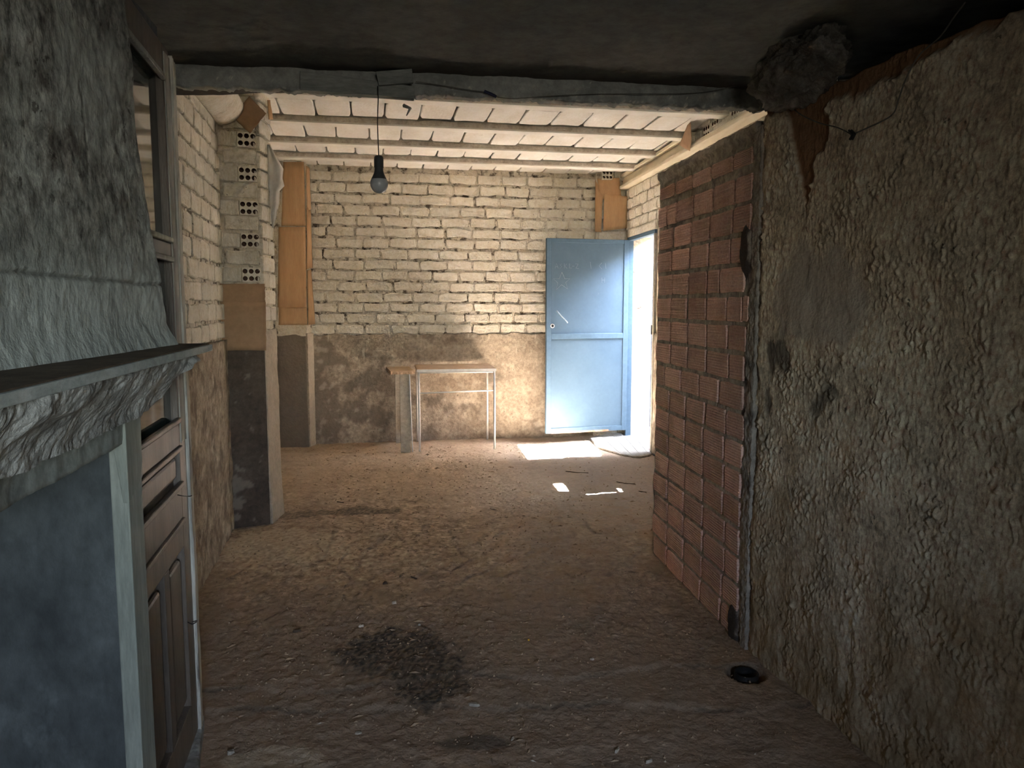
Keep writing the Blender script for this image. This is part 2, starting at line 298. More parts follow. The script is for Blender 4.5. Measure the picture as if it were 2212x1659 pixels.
def hole_brick_mesh(name, lx, lz, t, mat, nx=3, nz=2, hole=0.36, depth=0.07):
    V = []; F = []; K = 16; cw, ch = lx / nx, lz / nz
    for i in range(nx):
        for j in range(nz):
            cx = -lx / 2 + cw * (i + .5); cz = -lz / 2 + ch * (j + .5); rr = min(cw, ch) * hole; n0 = len(V)
            for k in range(K):
                a = 2 * math.pi * k / K; c, s = math.cos(a), math.sin(a); q = 1 / max(abs(c), abs(s))
                V.append((cx + c * q * cw / 2, -t, cz + s * q * ch / 2))
            for k in range(K): a = 2 * math.pi * k / K; V.append((cx + rr * math.cos(a), -t, cz + rr * math.sin(a)))
            for k in range(K): a = 2 * math.pi * k / K; V.append((cx + rr * math.cos(a), -t + depth, cz + rr * math.sin(a)))
            for k in range(K):
                k2 = (k + 1) % K
                F.append([n0 + k, n0 + k2, n0 + K + k2, n0 + K + k]); F.append([n0 + K + k, n0 + K + k2, n0 + 2 * K + k2, n0 + 2 * K + k])
            F.append([n0 + 2 * K + k for k in range(K)])
    n0 = len(V); hx, hz = lx / 2, lz / 2
    V += [(-hx, -t, -hz), (hx, -t, -hz), (hx, -t, hz), (-hx, -t, hz), (-hx, depth, -hz), (hx, depth, -hz), (hx, depth, hz), (-hx, depth, hz)]
    F += [[n0, n0 + 4, n0 + 5, n0 + 1], [n0 + 1, n0 + 5, n0 + 6, n0 + 2], [n0 + 2, n0 + 6, n0 + 7, n0 + 3], [n0 + 3, n0 + 7, n0 + 4, n0]]
    me = raw_mesh(name, V, F); me.materials.append(mat); me.materials.append(m_clay_shade)
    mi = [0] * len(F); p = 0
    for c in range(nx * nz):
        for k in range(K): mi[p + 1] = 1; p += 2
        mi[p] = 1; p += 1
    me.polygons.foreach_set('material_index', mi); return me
def pool(name, lx, lz, t, mat, n=8, **k): return [brick_mesh(name, lx, lz, t, mat, 100 + i, **k) for i in range(n)]
def inst(name, me, parent, loc, rz=0, sc=(1, 1, 1), tilt=0, rx=0):
    o = bpy.data.objects.new(name, me); COL.objects.link(o); o.parent = parent
    o.location = Vector(loc) - gorg(parent); o.rotation_euler = (rx, tilt, rz); o.scale = sc; return o
def wall_angle(W): return math.atan2(W.d[1], W.d[0]) + (math.pi if W.flip else 0)   # local -y looks out along n
def course_bricks(W, parent, me_pool, s0, s1, z0, nrow, pitch, L, joint, h, off=0.0, jit=0.006, skip=None, lenvar=0.12, name='brick', rise=0.0, start=0.0):
    ang = wall_angle(W); r = random.Random(int(s0 * 100 + z0 * 977) + nrow); out = []
    for k in range(nrow):
        s = s0 - (start + (0.5 if k % 2 else 0.0) * (L + joint) + r.uniform(-0.03, 0.03)) % (L + joint)
        while s < s1 - 0.02:
            l = L * (1 + r.uniform(-lenvar, lenvar)); a = max(s, s0); b = min(s + l, s1); s += l + joint
            if b - a < 0.035: continue
            zc = z0 + (k + .5) * pitch + r.uniform(-jit, jit) * 0.6
            if skip and skip((a + b) / 2, zc, b - a): continue
            out.append(inst(name, r.choice(me_pool), parent, W.pt((a + b) / 2, off, zc), ang, ((b - a) / L, 1 + r.uniform(-.15, .1), h / h * (1 + r.uniform(-.05, .04))), r.uniform(-.012, .012)))
    return out

# pixel of the 2212x1659 photograph -> point of a given plane of the real room
def ray(px, py):
    yc = 829.5 - py; return (px - 1106.0, FPX * math.cos(PITCH) + yc * math.sin(PITCH), yc * math.cos(PITCH) - FPX * math.sin(PITCH))
def G(px, py, z=0.0): x, y, u = ray(px, py); t = (z - EYE) / u; return (x * t, y * t, z)
def Yp(px, py, D): x, y, u = ray(px, py); t = D / y; return (x * t, D, EYE + u * t)
def onw(W, px, py, off=0.0):
    A = W.A + W.n * off; x, y, u = ray(px, py); dx, dy = W.d; t = (A[0] * dy - A[1] * dx) / (x * dy - y * dx); return (x * t, y * t, EYE + u * t)

# ================================================================ STRUCTURE
# ---- floor
def floor_h(X, Y):
    h = 0.006 * fbm(X * 1.3, Y * 1.3, 3, 1) + 0.0055 * fbm(X * 9, Y * 7, 4, 2) + 0.0025 * fbm(X * 34, Y * 26, 3, 6)
    c1 = 2.78 + 0.10 * X + 0.10 * perlin(X * 2.2, 0 * X, 4) + 0.035 * fbm(X * 9, Y * 0, 3, 5)
    c2 = 2.57 + 0.02 * X + 0.10 * perlin(X * 1.9, 0 * X + 3, 7) + 0.04 * fbm(X * 10, Y * 0 + 1, 3, 8)
    h = h - 0.009 * (1 - sstep(c1 - 0.006, c1 + 0.006, Y)) - 0.009 * (1 - sstep(c2 - 0.006, c2 + 0.006, Y))
    rough = 0.3 + 0.9 * np.exp(-(((X + 0.50) / 0.45) ** 2 + ((Y - 2.95) / 0.5) ** 2)) + 0.6 * np.exp(-(((Y - 3.6) / 1.0) ** 2))
    h = h + 0.012 * rough * np.maximum(0, fbm(X * 26, Y * 18, 3, 9))
    near = np.exp(-((Y - 2.1) / 0.45) ** 2); h = h + 0.012 * near * np.maximum(0, fbm(X * 5, Y * 8, 4, 12)) - 0.006 * near
    return h - 0.004
ny = 560; nx = 420
ys = np.concatenate([np.linspace(-2.3, 1.6, 24), 1.6 + (9.1 - 1.6) * (np.linspace(0, 1, ny) ** 1.45)[1:]])
xs = np.concatenate([np.linspace(-2.9, -1.85, 16)[:-1], np.linspace(-1.85, 1.5, nx), np.linspace(1.5, 2.1, 8)[1:]])
X, Yg = np.meshgrid(xs, ys, indexing='ij'); Hh = floor_h(X, Yg)
hx_, hy_ = 0.899, 2.80                                    # drain hole by the wall foot
Hh = Hh - 0.10 * (1 - sstep(0.055, 0.075, np.hypot((X - hx_) , (Yg - hy_)))) 
def gs(x, y, cx, cy, rx, ry): return np.exp(-(((x - cx) / rx) ** 2 + ((y - cy) / ry) ** 2))
nz_ = fbm(X * 6, Yg * 6, 4, 20); nf_ = fbm(X * 22, Yg * 18, 3, 22)
ash = sstep(0.30, 0.62, gs(X, Yg, -0.47, 2.98, 0.26, 0.22) + 0.9 * gs(X, Yg, -0.30, 2.72, 0.14, 0.16) + 0.28 * nz_ + 0.26 * nf_) + 0.7 * sstep(0.35, 0.7, gs(X, Yg, -0.98, 5.1, 0.30, 0.12) + gs(X, Yg, -1.45, 5.0, 0.2, 0.12) + 0.35 * nz_ + 0.3 * nf_)
ash = ash * (0.45 + 0.55 * sstep(-.25, .25, fbm(X * 55, Yg * 45, 3, 24))) + 0.6 * sstep(0.4, 0.7, gs(X, Yg, -0.15, 2.36, 0.16, 0.05) + 0.3 * nz_)
lime = (0.5 + 0.8 * sstep(-.1, .3, fbm(X * 40, Yg * 36, 3, 26))) * sstep(0.35, 0.75, gs(X, Yg, -1.42, 4.35, 0.36, 0.40) + 0.45 * gs(X, Yg, -0.9, 4.1, 0.5, 0.5) + 0.5 * nz_ + 0.45 * nf_) * 0.75 + 0.6 * sstep(0.45, 0.5, gs(X, Yg, -0.73, 2.26, 0.17, 0.10) + 0.25 * nz_)
c1 = 2.78 + 0.10 * X + 0.10 * perlin(X * 2.2, 0 * X, 4) + 0.035 * fbm(X * 9, Yg * 0, 3, 5)
c2 = 2.57 + 0.02 * X + 0.10 * perlin(X * 1.9, 0 * X + 3, 7) + 0.04 * fbm(X * 10, Yg * 0 + 1, 3, 8)
crack = 0.95 * np.clip(np.exp(-((Yg - c1 + .004) / 0.008) ** 2) * sstep(-.25, .15, perlin(X * 3, Yg * 0, 31)) + np.exp(-((Yg - c2 + .004) / 0.008) ** 2) * sstep(-.2, .1, perlin(X * 3, Yg * 0 + 5, 33)), 0, 1) * 0.85
crack = crack * sstep(-.5, .1, nf_ + 0.2); crack = np.maximum(crack, 1 - sstep(0.06, 0.085, np.hypot(X - hx_, Yg - hy_)))
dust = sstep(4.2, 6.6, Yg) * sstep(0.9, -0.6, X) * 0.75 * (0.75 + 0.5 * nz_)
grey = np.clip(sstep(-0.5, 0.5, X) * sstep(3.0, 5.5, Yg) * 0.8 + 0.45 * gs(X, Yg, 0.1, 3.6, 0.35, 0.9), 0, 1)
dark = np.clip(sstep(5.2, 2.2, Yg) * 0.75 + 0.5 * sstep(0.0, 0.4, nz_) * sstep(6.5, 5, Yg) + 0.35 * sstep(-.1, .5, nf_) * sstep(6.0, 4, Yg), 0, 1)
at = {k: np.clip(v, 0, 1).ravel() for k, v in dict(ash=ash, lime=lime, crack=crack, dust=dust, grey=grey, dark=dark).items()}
V = np.stack([X.ravel(), Yg.ravel(), Hh.ravel()], 1)
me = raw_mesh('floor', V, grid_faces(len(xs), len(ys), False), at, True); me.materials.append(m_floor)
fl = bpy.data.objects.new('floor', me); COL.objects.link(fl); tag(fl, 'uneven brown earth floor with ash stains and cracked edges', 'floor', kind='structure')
MB().box(-3.0, 2.1, -2.3, 9.1, -0.35, -0.13).put('floor_bed', m_outg, fl)

# ---- back wall of the far room
Wb = Wl((-2.50, 7.532), (1.30, 8.243), left=False)
def rough_disp(a=0.006, s=9, seed=1): return lambda S, Z: a * fbm(S * s, Z * s, 4, seed) + a * 0.6 * fbm(S * s * 4, Z * s * 4, 2, seed + 3)
V, F, _ = relief(Wb, 0, Wb.len, -0.1, 3.0, 0.014, lambda S, Z: 0.004 * fbm(S * 8, Z * 8, 3, 3) + 0.014 * np.maximum(0, fbm(S * 26, Z * 30, 3, 7) + 0.1), 0.25)
wall_back = put('wall_back', V, F, m_lmortar, smooth=True); tag(wall_back, 'far wall of whitewashed brickwork above a grey-brown rendered band', 'wall', kind='structure')
wb_pool = pool('brick', 0.262, 0.086, 0.020, m_wbrick, 12, rag=0.013, bev=0.006)
course_bricks(Wb, wall_back, wb_pool, 0.50, 3.55, 1.095, 15, 0.1075, 0.262, 0.016, 0.098)
def ragged(base, a=0.02, s=3, seed=4): return lambda S: base + a * fbm(S * s, S * 0, 4, seed) 
def dado_attr(S, Z):
    n = fbm(S * 4, Z * 4, 4, 40); n2 = fbm(S * 11, Z * 11, 3, 44)
    stain = sstep(0.05, 0.4, n + 0.45 * gs(S, Z, 1.1, 0.3, 0.5, 0.3) + 0.35 * gs(S, Z, 0.55, 0.3, .25, .45) - 0.2 * sstep(1.5, 2.6, S))
    pale = sstep(0.25, 0.6, n2 + 0.25 * n + 0.22 * gs(S, Z, 2.0, 0.5, 0.35, 0.3) + 0.25 * gs(S, Z, 2.75, 0.3, 0.35, 0.3))
    drips = sstep(0.40, 0.5, perlin(S * 26, Z * 6, 50)) * sstep(0.75, 1.0, Z) * 0.8
    return {'stain': stain * 0.75, 'pale': np.clip(pale * 0.35 + drips, 0, 1)}
V, F, at = relief(Wb, 0.30, 3.62, -0.05, 1.1, 0.012, lambda S, Z: 0.006 * fbm(S * 7, Z * 7, 5, 6) + 0.010 * sstep(0.45, 0, Z) * fbm(S * 9, Z * 9, 3, 8), 0.03, 0.022, zt=ragged(1.10, 0.035, 6, 9), attrf=dado_attr)
put('plaster_band', V, F, m_dado, wall_back, smooth=True, attrs=at)

# ---- left wall of the far room
Wlf = Wl((-1.378, 2.75), (-2.40, 7.75), left=False)
V, F, _ = relief(Wlf, -0.02, Wlf.len, -0.1, 3.0, 0.035, rough_disp(0.006, 8, 13), 0.25)
wall_left = put('wall_left', V, F, m_lmortar, smooth=True); tag(wall_left, 'left side wall of whitewashed brick above rough grey render, beyond the glazed door', 'wall', kind='structure')
lf_pool = pool('brick', 0.222, 0.092, 0.018, m_wbrick, 10, rag=0.010, bev=0.004)
course_bricks(Wlf, wall_left, lf_pool, 0.35, 1.98, 1.19, 12, 0.1105, 0.225, 0.016, 0.10)
course_bricks(Wlf, wall_left, lf_pool, 2.4, 4.75, 1.19, 12, 0.1105, 0.225, 0.016, 0.10)
def dl_attr(S, Z):
    n = fbm(S * 9, Z * 7, 4, 60); return {'stain': sstep(0.12, 0.45, n + 0.2 * sstep(.7, 0.2, Z)) * 0.7, 'pale': sstep(0.18, 0.5, fbm(S * 14, Z * 10, 3, 63)) * 0.6}
V, F, at = relief(Wlf, 0.2, 4.9, -0.05, 1.19, 0.016, lambda S, Z: 0.008 * fbm(S * 14, Z * 9, 4, 16) + 0.008 * fbm(S * 4, Z * 3, 2, 17), 0.03, 0.024, zt=ragged(1.185, 0.02, 3, 19), attrf=dl_attr)
put('plaster_band', V, F, m_dado, wall_left, smooth=True, attrs=at)

# ---- right wall of the far room, with the yard doorway and a few chinks
Wr = Wl((1.200, 8.16), (1.86, 2.85), left=False)              # runs towards the camera
def s_of_y(y): return (8.16 - y) / (-Wr.d[1])
sj0, sj1 = s_of_y(8.00), s_of_y(7.10); TH = 0.24
wr = MB()
wr.wbox(Wr, -0.3, sj0, 0, -TH, -0.1, 3.05); wr.wbox(Wr, sj0, sj1, 0, -TH, 2.085, 3.05)
o0, o1 = s_of_y(6.45), s_of_y(5.55)                          # shuttered window, hidden behind the partition
wr.wbox(Wr, sj1, o0, 0, -TH, -0.1, 3.05); wr.wbox(Wr, o1, Wr.len, 0, -TH, -0.1, 3.05)
wr.wbox(Wr, o0, o1, 0, -TH, -0.1, 0.80); wr.wbox(Wr, o0, o1, 0, -TH, 2.0, 3.05)
wall_right = wr.put('wall_right', m_wmortar); tag(wall_right, 'right side wall of the bright room holding the yard doorway', 'wall', kind='structure')
w1 = MB(); sh = lambda ya, yb, za, zb2: w1.wbox(Wr, s_of_y(ya), s_of_y(yb), 0.0, -0.02, za, zb2)
sh(6.45, 6.17, 0.80, 2.0); sh(6.17, 5.93, 0.80, 1.56); sh(6.17, 5.93, 1.70, 2.0); sh(5.93, 5.90, 0.8, 2.0)
sh(5.90, 5.80, 0.80, 0.965); sh(5.90, 5.80, 1.035, 2.0); sh(5.80, 5.788, 0.8, 1.06); sh(5.80, 5.788, 1.42, 2.0); sh(5.788, 5.55, 0.80, 2.0)
w1o = w1.put('window_1', m_doorwood); tag(w1o, 'boarded shutter with chinks in the side wall, hidden behind the partition', 'window', kind='structure')
sr_pool = pool('brick', 0.235, 0.098, 0.02, m_wbrick, 6, rag=0.010)
course_bricks(Wr, wall_right, sr_pool, sj0 - 0.1, sj1 + 0.6, 2.16, 4, 0.107, 0.235, 0.016, 0.10)
V, F, at = relief(Wr, sj1, sj1 + 1.2, -0.05, 1.15, 0.03, rough_disp(0.006, 9, 23), 0.02, 0.02, zt=ragged(1.13, 0.02, 3, 29), attrf=dl_attr)
put('plaster_band', V, F, m_dado, wall_right, smooth=True, attrs=at)
V, F, _ = relief(Wr, sj0 - 0.02, sj1 + 0.02, 2.085, 2.17, 0.02, rough_disp(0.004, 12, 27), 0.02, 0.022)
put('doorway_head', V, F, m_wbrick, wall_right, smooth=True)

# ---- near room: stucco wall on the right
Wc = Wl((0.958, 3.07), (1.46, 1.20), left=False)
Wc = Wl((0.950, 3.00), (1.433, 1.20), left=False)
def zt_c(S): return 2.135 - 0.01 * S + 0.02 * fbm(S * 5, S * 0, 3, 70)
def c_masks(S, Z):
    n = fbm(S * 7, Z * 7, 4, 71); n2 = fbm(S * 2.5, Z * 2.5, 3, 73)
    earth = sstep(0.0, 0.03, Z - (zt_c(S) - 0.035 - 0.045 * n - 0.05 * gs(S, Z * 0, .55, 0, .25, 1)))
    tri = sstep(0.0, 0.015, 0.125 - np.abs(S - 0.275 - 0.05 * n - 0.03 * (2.1 - Z)) - 0.105 * (2.12 - Z) / 0.36 + 0.03 * n)
    earth = np.clip(earth + tri, 0, 1)
    smooth = sstep(0.35, 0.6, gs(S, Z, 0.36, 1.43, 0.33, 0.19) + 0.35 * n)
    soot_shade = sstep(0.45, 0.8, 0.85 * gs(S, Z, 0.20, 1.20, 0.07, 0.14) + 0.9 * gs(S, Z, 0.44, 1.08, 0.09, 0.09) + 0.8 * gs(S, Z, 0.58, 1.05, 0.05, 0.07) + 0.55 * gs(S, Z, 0.10, 1.05, 0.03, 0.35) + 0.8 * n)
    damp = np.clip(sstep(0.75, 0.05, Z + 0.5 * n2) * (0.75 + 0.5 * n), 0, 1)
    return earth, smooth, soot_shade * 0.85, damp
def c_disp(S, Z):
    earth, smooth, soot_shade, damp = c_masks(S, Z)
    d1 = np.maximum(0, perlin(S * 95 + 0.9 * perlin(S * 30, Z * 30, 81), Z * 45, 80) - 0.12)
    d2 = np.maximum(0, perlin(S * 50 + 0.8 * perlin(S * 18, Z * 18, 83), Z * 24, 82) - 0.08); d3 = fbm(S * 110, Z * 60, 2, 84)
    k = (1 - 0.85 * smooth) * (1 - 0.5 * earth)
    low = sstep(0.8, 0.1, Z)
    return 0.018 * fbm(S * 1.7, Z * 1.7, 3, 86) + k * (0.30 + 0.95 * sstep(-.35, .45, fbm(S * 6, Z * 5, 4, 79))) * (0.017 * d1 + 0.008 * d2 + 0.002 * d3) + 0.006 * fbm(S * 8, Z * 6, 3, 88) - 0.014 * earth * (1 - 0.3 * d2) - 0.006 * soot_shade + low * 0.012 * fbm(S * 12, Z * 8, 3, 90) - 0.015 * sstep(0.05, 0, S) + 0.016 * sstep(0.10, 0, S) * fbm(S * 14, Z * 12, 4, 97)
def c_attr(S, Z): e, s, o, d = c_masks(S, Z); return {'earth': e, 'smooth': s * 0.8, 'soot_shade': o, 'damp': d}
V, F, at = relief(Wc, 0.0, 1.60, -0.04, 2.1, 0.0036, c_disp, 0.35, 0.0, zt=zt_c, stepz=0.0046, attrf=c_attr, sedge=lambda S, Z: sstep(0.07, 0, S) * 0.05 * fbm(Z * 9, Z * 0 + 2, 5, 301, 0.65))
wall_near = put('wall_right', V, F, m_stucco, smooth=True, attrs=at); tag(wall_near, 'rough grey-brown stucco wall filling the right side nearest the viewer', 'wall', kind='structure')
# hidden return behind the partition and rest of the near room's shell, plus an added light baffle
b = MB(); b.box(1.22, 2.1, 2.95, 3.12, -0.1, 3.05); b.put('wall_partition', m_dado); tag(bpy.data.objects['wall_partition'], 'wall return hidden behind the red brick partition', 'wall', kind='structure')
b = MB(); b.hexa([(1.37, 1.43, -.1), (1.43, -2.3, -.1), (1.75, -2.3, -.1), (1.75, 1.43, -.1)][::-1], [(1.37, 1.43, 2.1), (1.43, -2.3, 2.1), (1.75, -2.3, 2.1), (1.75, 1.43, 2.1)][::-1])
b.box(1.80, 2.1, -2.3, 3.0, -0.1, 2.5)
b.box(0.88, 1.5, -0.75, -0.55, -0.1, 2.3)  # added pier, out of view, keeps rear-window light off the stucco
o = b.put('wall_near_right_baffle', m_stucco); tag(o, 'stucco wall beside the viewer, plus an added unseen pier that blocks light', 'wall', kind='structure')
b = MB(); b.box(-2.6, 0.5, -2.45, -2.25, -.1, 2.45); b.box(1.2, 1.9, -2.45, -2.25, -.1, 2.45); b.box(0.5, 1.2, -2.45, -2.25, 1.9, 2.45); b.box(0.5, 1.2, -2.45, -2.25, -0.1, 1.2)
o = b.put('wall_rear', m_stucco); tag(o, 'wall behind the viewer with a small open window', 'wall', kind='structure')

# ---- near ceiling
def ceil_h(X, Y): return 2.235 + 0.012 * fbm(X * 1.3, Y * 1.3, 3, 90) + 0.005 * fbm(X * 7, Y * 7, 4, 92) + 0.010 * np.abs(perlin(X * 2.0 + 4, Y * 3.0, 95)) * sstep(0.2, -0.6, X)
cx_ = np.linspace(-2.6, 2.0, 230); cy_ = np.concatenate([np.linspace(-2.4, 1.2, 20)[:-1], np.linspace(1.2, 3.15, 190)])
X, Yg = np.meshgrid(cx_, cy_, indexing='ij')
def lint_y(x): return 2.925 + 0.15 * x
soot_shade = sstep(0.10, 0.0, lint_y(X) - Yg) * 0.8 + 0.25 * sstep(.1, .5, fbm(X * 4, Yg * 4, 3, 96))  # crease shadow along the lintel painted in, plus random soot patches
V = np.stack([X.ravel(), Yg.ravel(), ceil_h(X, Yg).ravel()], 1)
me = raw_mesh('ceiling', V, grid_faces(len(cx_), len(cy_), True), {'soot_shade': np.clip(soot_shade, 0, 1).ravel()}, True); me.materials.append(m_ceil)
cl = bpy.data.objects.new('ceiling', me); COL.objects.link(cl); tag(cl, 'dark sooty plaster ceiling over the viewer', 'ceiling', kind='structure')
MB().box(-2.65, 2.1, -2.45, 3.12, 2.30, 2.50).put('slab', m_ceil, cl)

# ---- lintel beam between the rooms
Wn = Wl((-1.75, 2.663), (1.02, 3.078), left=False)
def lb(S): return 2.158 + 0.014 * fbm(S * 3, S * 0, 4, 101, 0.6) + 0.012 * fbm(S * 22, S * 0, 4, 104, 0.7)
V, F, at = relief(Wn, 0, Wn.len, 2.15, 2.30, 0.006, lambda S, Z: 0.012 * fbm(S * 5, Z * 5, 4, 105) + 0.008 * fbm(S * 22, Z * 22, 3, 108) - 0.010 * sstep(2.2, 2.255, Z), 0.05, 0.0, zb=lb,
                  attrf=lambda S, Z: {'limed': 0.6 * sstep(0.55, 0.65, fbm(S * 30, Z * 50, 3, 109) + 0.55 * sstep(2.172, 2.155, Z) * sstep(1.2, 2.4, S))})
lintel = put('lintel_beam', V, F, m_lintel, smooth=True, attrs=at); tag(lintel, 'ragged sooty plastered beam crossing between the dark and the bright room', 'beam', kind='structure')
o = MB().wbox(Wn, 0, Wn.len, -0.045, -0.235, 2.235, 3.1).put('upper_infill', m_wmortar, lintel)

# ---- far ceiling: joists, vault bricks
o = MB().prism([(-2.7, 2.7), (2.0, 3.1), (1.55, 8.5), (-2.7, 8.0)], 2.83, 3.05).put('ceiling', m_cmortar_shade, None); far_ceil = o
tag(far_ceil, 'white painted ceiling of joists and shallow brick vaults in the bright room', 'ceiling', kind='structure')
th = math.radians(10.6); dj = np.array([math.cos(th), math.sin(th)])
cb_pool = pool('brick', 0.238, 0.25, 0.035, m_cbrick, 10, rag=0.007, bev=0.005)
joistD = [3.55, 4.28, 4.99, 5.75, 6.50, 7.17]                 # at x = -0.99
class JW:                                                     # joist frame: along dj, across +e
    pass
def jpt(a, c): e = np.array([-dj[1], dj[0]]); p0 = np.array([-0.99, 0.0]); return p0 + dj * a + e * c
for k, D in enumerate(joistD):
    Wj = Wl((-0.99 - 1.75 * dj[0], D - 1.75 * dj[1]), (-0.99 + 2.75 * dj[0], D + 2.75 * dj[1]), left=False)
    endx = (1.93 if D < 5 else 1.75) 
    ln = min(Wj.len, Wj.len)
    j = MB(); 
    # T-profile: broad foot, narrower web
    s1 = 1.75 + (1.20 + (8.16 - D) * 0.1243 + 0.99) / (dj[0] + 0.1243 * dj[1]) + 0.02
    j.wbox(Wj, 0.0, s1, 0.0, -0.115, 2.702, 2.738); j.wbox(Wj, 0.0, s1, -0.022, -0.093, 2.738, 2.86)
    j.put('joist', m_joist, far_ceil, bevel=0.006)
    Dn = joistD[k + 1] if k + 1 < len(joistD) else 7.845
    if Dn - D < 0.3: continue
    gap0 = 0.125; gap1 = (Dn - D) * dj[1 - 1] - 0.012
    r = random.Random(k + 40); nacross = 2; wid = (gap1 - gap0) / nacross
    V, F, _ = relief(Wj, 0.0, s1, 2.715, 2.76, 0.02, lambda S, Z: 0.006 * fbm(S * 14, Z * 20, 3, 230 + k), 0.03, 0.004, zt=lambda S: 2.75 + 0.012 * fbm(S * 9, S * 0, 3, 240 + k))
    put('joist_shade_strip', V, F, m_cmortar_shade, far_ceil)  # brown strip added for the shade on the joist's near face
    for q in range(nacross):
        gap0_, wid = ((gap0, (gap1 - gap0) * 0.36), (gap0 + (gap1 - gap0) * 0.36, (gap1 - gap0) * 0.64))[q]
        s = -r.uniform(0.0, 0.05) if q else -0.02 - 0.1
        while s < s1 - 0.05:
            l = 0.238 * (1 + r.uniform(-.05, .05)); a = max(s, 0.0); bb = min(s + l, s1); s += l + 0.008
            if bb - a < 0.05: continue
            c = gap0_ + wid * .5
            p = Wj.pt((a + bb) / 2, -c, 2.80 + r.uniform(-.006, .006) + (-0.006))
            o = bpy.data.objects.new('brick', r.choice(cb_pool)); COL.objects.link(o); o.parent = far_ceil
            o.location = Vector(p) - gorg(far_ceil)
            # lie flat: local -y (face) looks down, slight vault tilt
            o.rotation_euler = (Matrix.Rotation(th, 3, 'Z') @ Matrix.Rotation(math.radians(90) + (0.05 if q == 0 else -0.04) + r.uniform(-.02, .02), 3, 'X')).to_euler()
            o.scale = ((bb - a) / 0.238, 1, (wid - 0.006) / 0.25)

# ---- plaster cove along the top of the left wall
Pq = [onw(Wlf, 395, 205), onw(Wlf, 462, 262)]
b = MB(); c0 = Wlf.pt(0.0, 0.01, 0); c1_ = Wlf.pt(1.98, 0.01, 0); f0 = Wlf.pt(0.0, 0.17, 0); f1 = Wlf.pt(1.98, 0.15, 0)
V = []; F = []; ns, nk = 40, 9
for i in range(ns):
    t = i / (ns - 1)
    for j in range(nk):
        a = j / (nk - 1); ang = a * math.pi / 2
        p = Wlf.pt(1.98 * t, 0.005 + 0.15 * math.sin(ang) , 0); z = 2.47 + 0.12 * (1 - math.cos(ang)) + 0.006 * math.sin(9 * t) + (0.02 if j == 0 else 0)
        V.append((p[0], p[1], z))
F = [[i * nk + j, (i + 1) * nk + j, (i + 1) * nk + j + 1, i * nk + j + 1] for i in range(ns - 1) for j in range(nk - 1)]
put('plaster_cove', V, F, m_wbrick, wall_left, smooth=True, solid=0.03)

# ---- pilasters
def pilaster(corners, zt, mat, label, name='pilaster'):
    o = MB().prism(corners, -0.05, zt).put(name, mat, None); tag(o, label, 'pillar', kind='structure'); return o
P1 = [(-1.777, 4.694), (-1.553, 4.790), (-1.556, 5.040), (-1.86, 5.04)]
ins = lambda P, k: P
pil1 = pilaster([(-1.81, 4.775), (-1.572, 4.877), (-1.569, 5.035), (-1.88, 5.035)], 2.84, m_wmortar, 'white brick pilaster on the left wall patched with cardboard')
W1f = Wl(P1[0], P1[1], left=False); W1s = Wl(P1[1], P1[2], left=False)
pool_p = pool('brick', 0.235, 0.088, 0.020, m_wbrick, 6, rag=0.006, bev=0.005)
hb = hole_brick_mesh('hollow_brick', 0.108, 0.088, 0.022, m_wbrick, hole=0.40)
angf = wall_angle(W1f); L1 = W1f.len
hole_rows = [303, 377, 450, 520, 594]
zrows = [onw(W1f, 540, y)[2] for y in hole_rows]
mj = MB(); mj.wbox(W1f, 0.0, L1 - 0.119, -0.012, -0.085, -0.05, 2.84); mj.wbox(W1f, L1 - 0.010, L1 - 0.006, -0.012, -0.085, -0.05, 2.84)
zz_ = sorted(zrows); lo_ = -0.05
for z in zz_ + [None]:
    hi_ = 2.84 if z is None else z - 0.044
    mj.wbox(W1f, L1 - 0.119, L1 - 0.010, -0.012, -0.085, lo_, hi_); lo_ = (z or 0) + 0.044
tag(mj.put('mortar_face', m_wmortar, pil1), kind='stuff')
for z in zrows:
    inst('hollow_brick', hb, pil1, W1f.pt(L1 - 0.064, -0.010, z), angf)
    inst('brick', random.choice(pool_p), pil1, W1f.pt(0.060, -0.010, z), angf, (0.125 / 0.235, 1, 1))
    inst('brick', random.choice(pool_p), pil1, W1f.pt(0.135, -0.010, z + 0.104), angf, (0.195 / 0.235, 1, 0.95))
inst('brick', pool_p[1], pil1, W1f.pt(0.06, -0.010, zrows[0] + 0.208), angf, (0.12 / 0.235, 1, 1))
inst('brick', pool_p[2], pil1, W1f.pt(0.18, -0.010, zrows[0] + 0.208), angf, (0.11 / 0.235, 1, 1))
inst('brick', pool_p[3], pil1, W1f.pt(0.13, -0.010, zrows[0] + 0.312), angf, (0.2 / 0.235, 1, 1))
angs = wall_angle(W1s)
for k in range(15):
    z = zrows[-1] - 0.24 + 0.104 * k
    if k % 2: inst('brick', random.choice(pool_p), pil1, W1s.pt(0.125, -0.010, z), angs, (1.0, 1, 1))
    else:
        inst('brick', random.choice(pool_p), pil1, W1s.pt(0.062, -0.010, z), angs, (0.11 / 0.235, 1, 1)); inst('brick', random.choice(pool_p), pil1, W1s.pt(0.185, -0.010, z), angs, (0.12 / 0.235, 1, 1))
def pa_attr(S, Z): return {'pale': 0.5 * sstep(0.45, 0.65, fbm(S * 12, Z * 12, 4, 120) + 0.9 * gs(S, Z, 0.06, 0.22, 0.07, 0.12))}
V, F, at = relief(W1f, 0.0, L1, -0.05, 1.12, 0.012, lambda S, Z: 0.006 * fbm(S * 8, Z * 6, 4, 121), 0.04, 0.002, attrf=pa_attr)
put('plaster_skirt', V, F, m_darkrender, pil1, smooth=True, attrs=at)
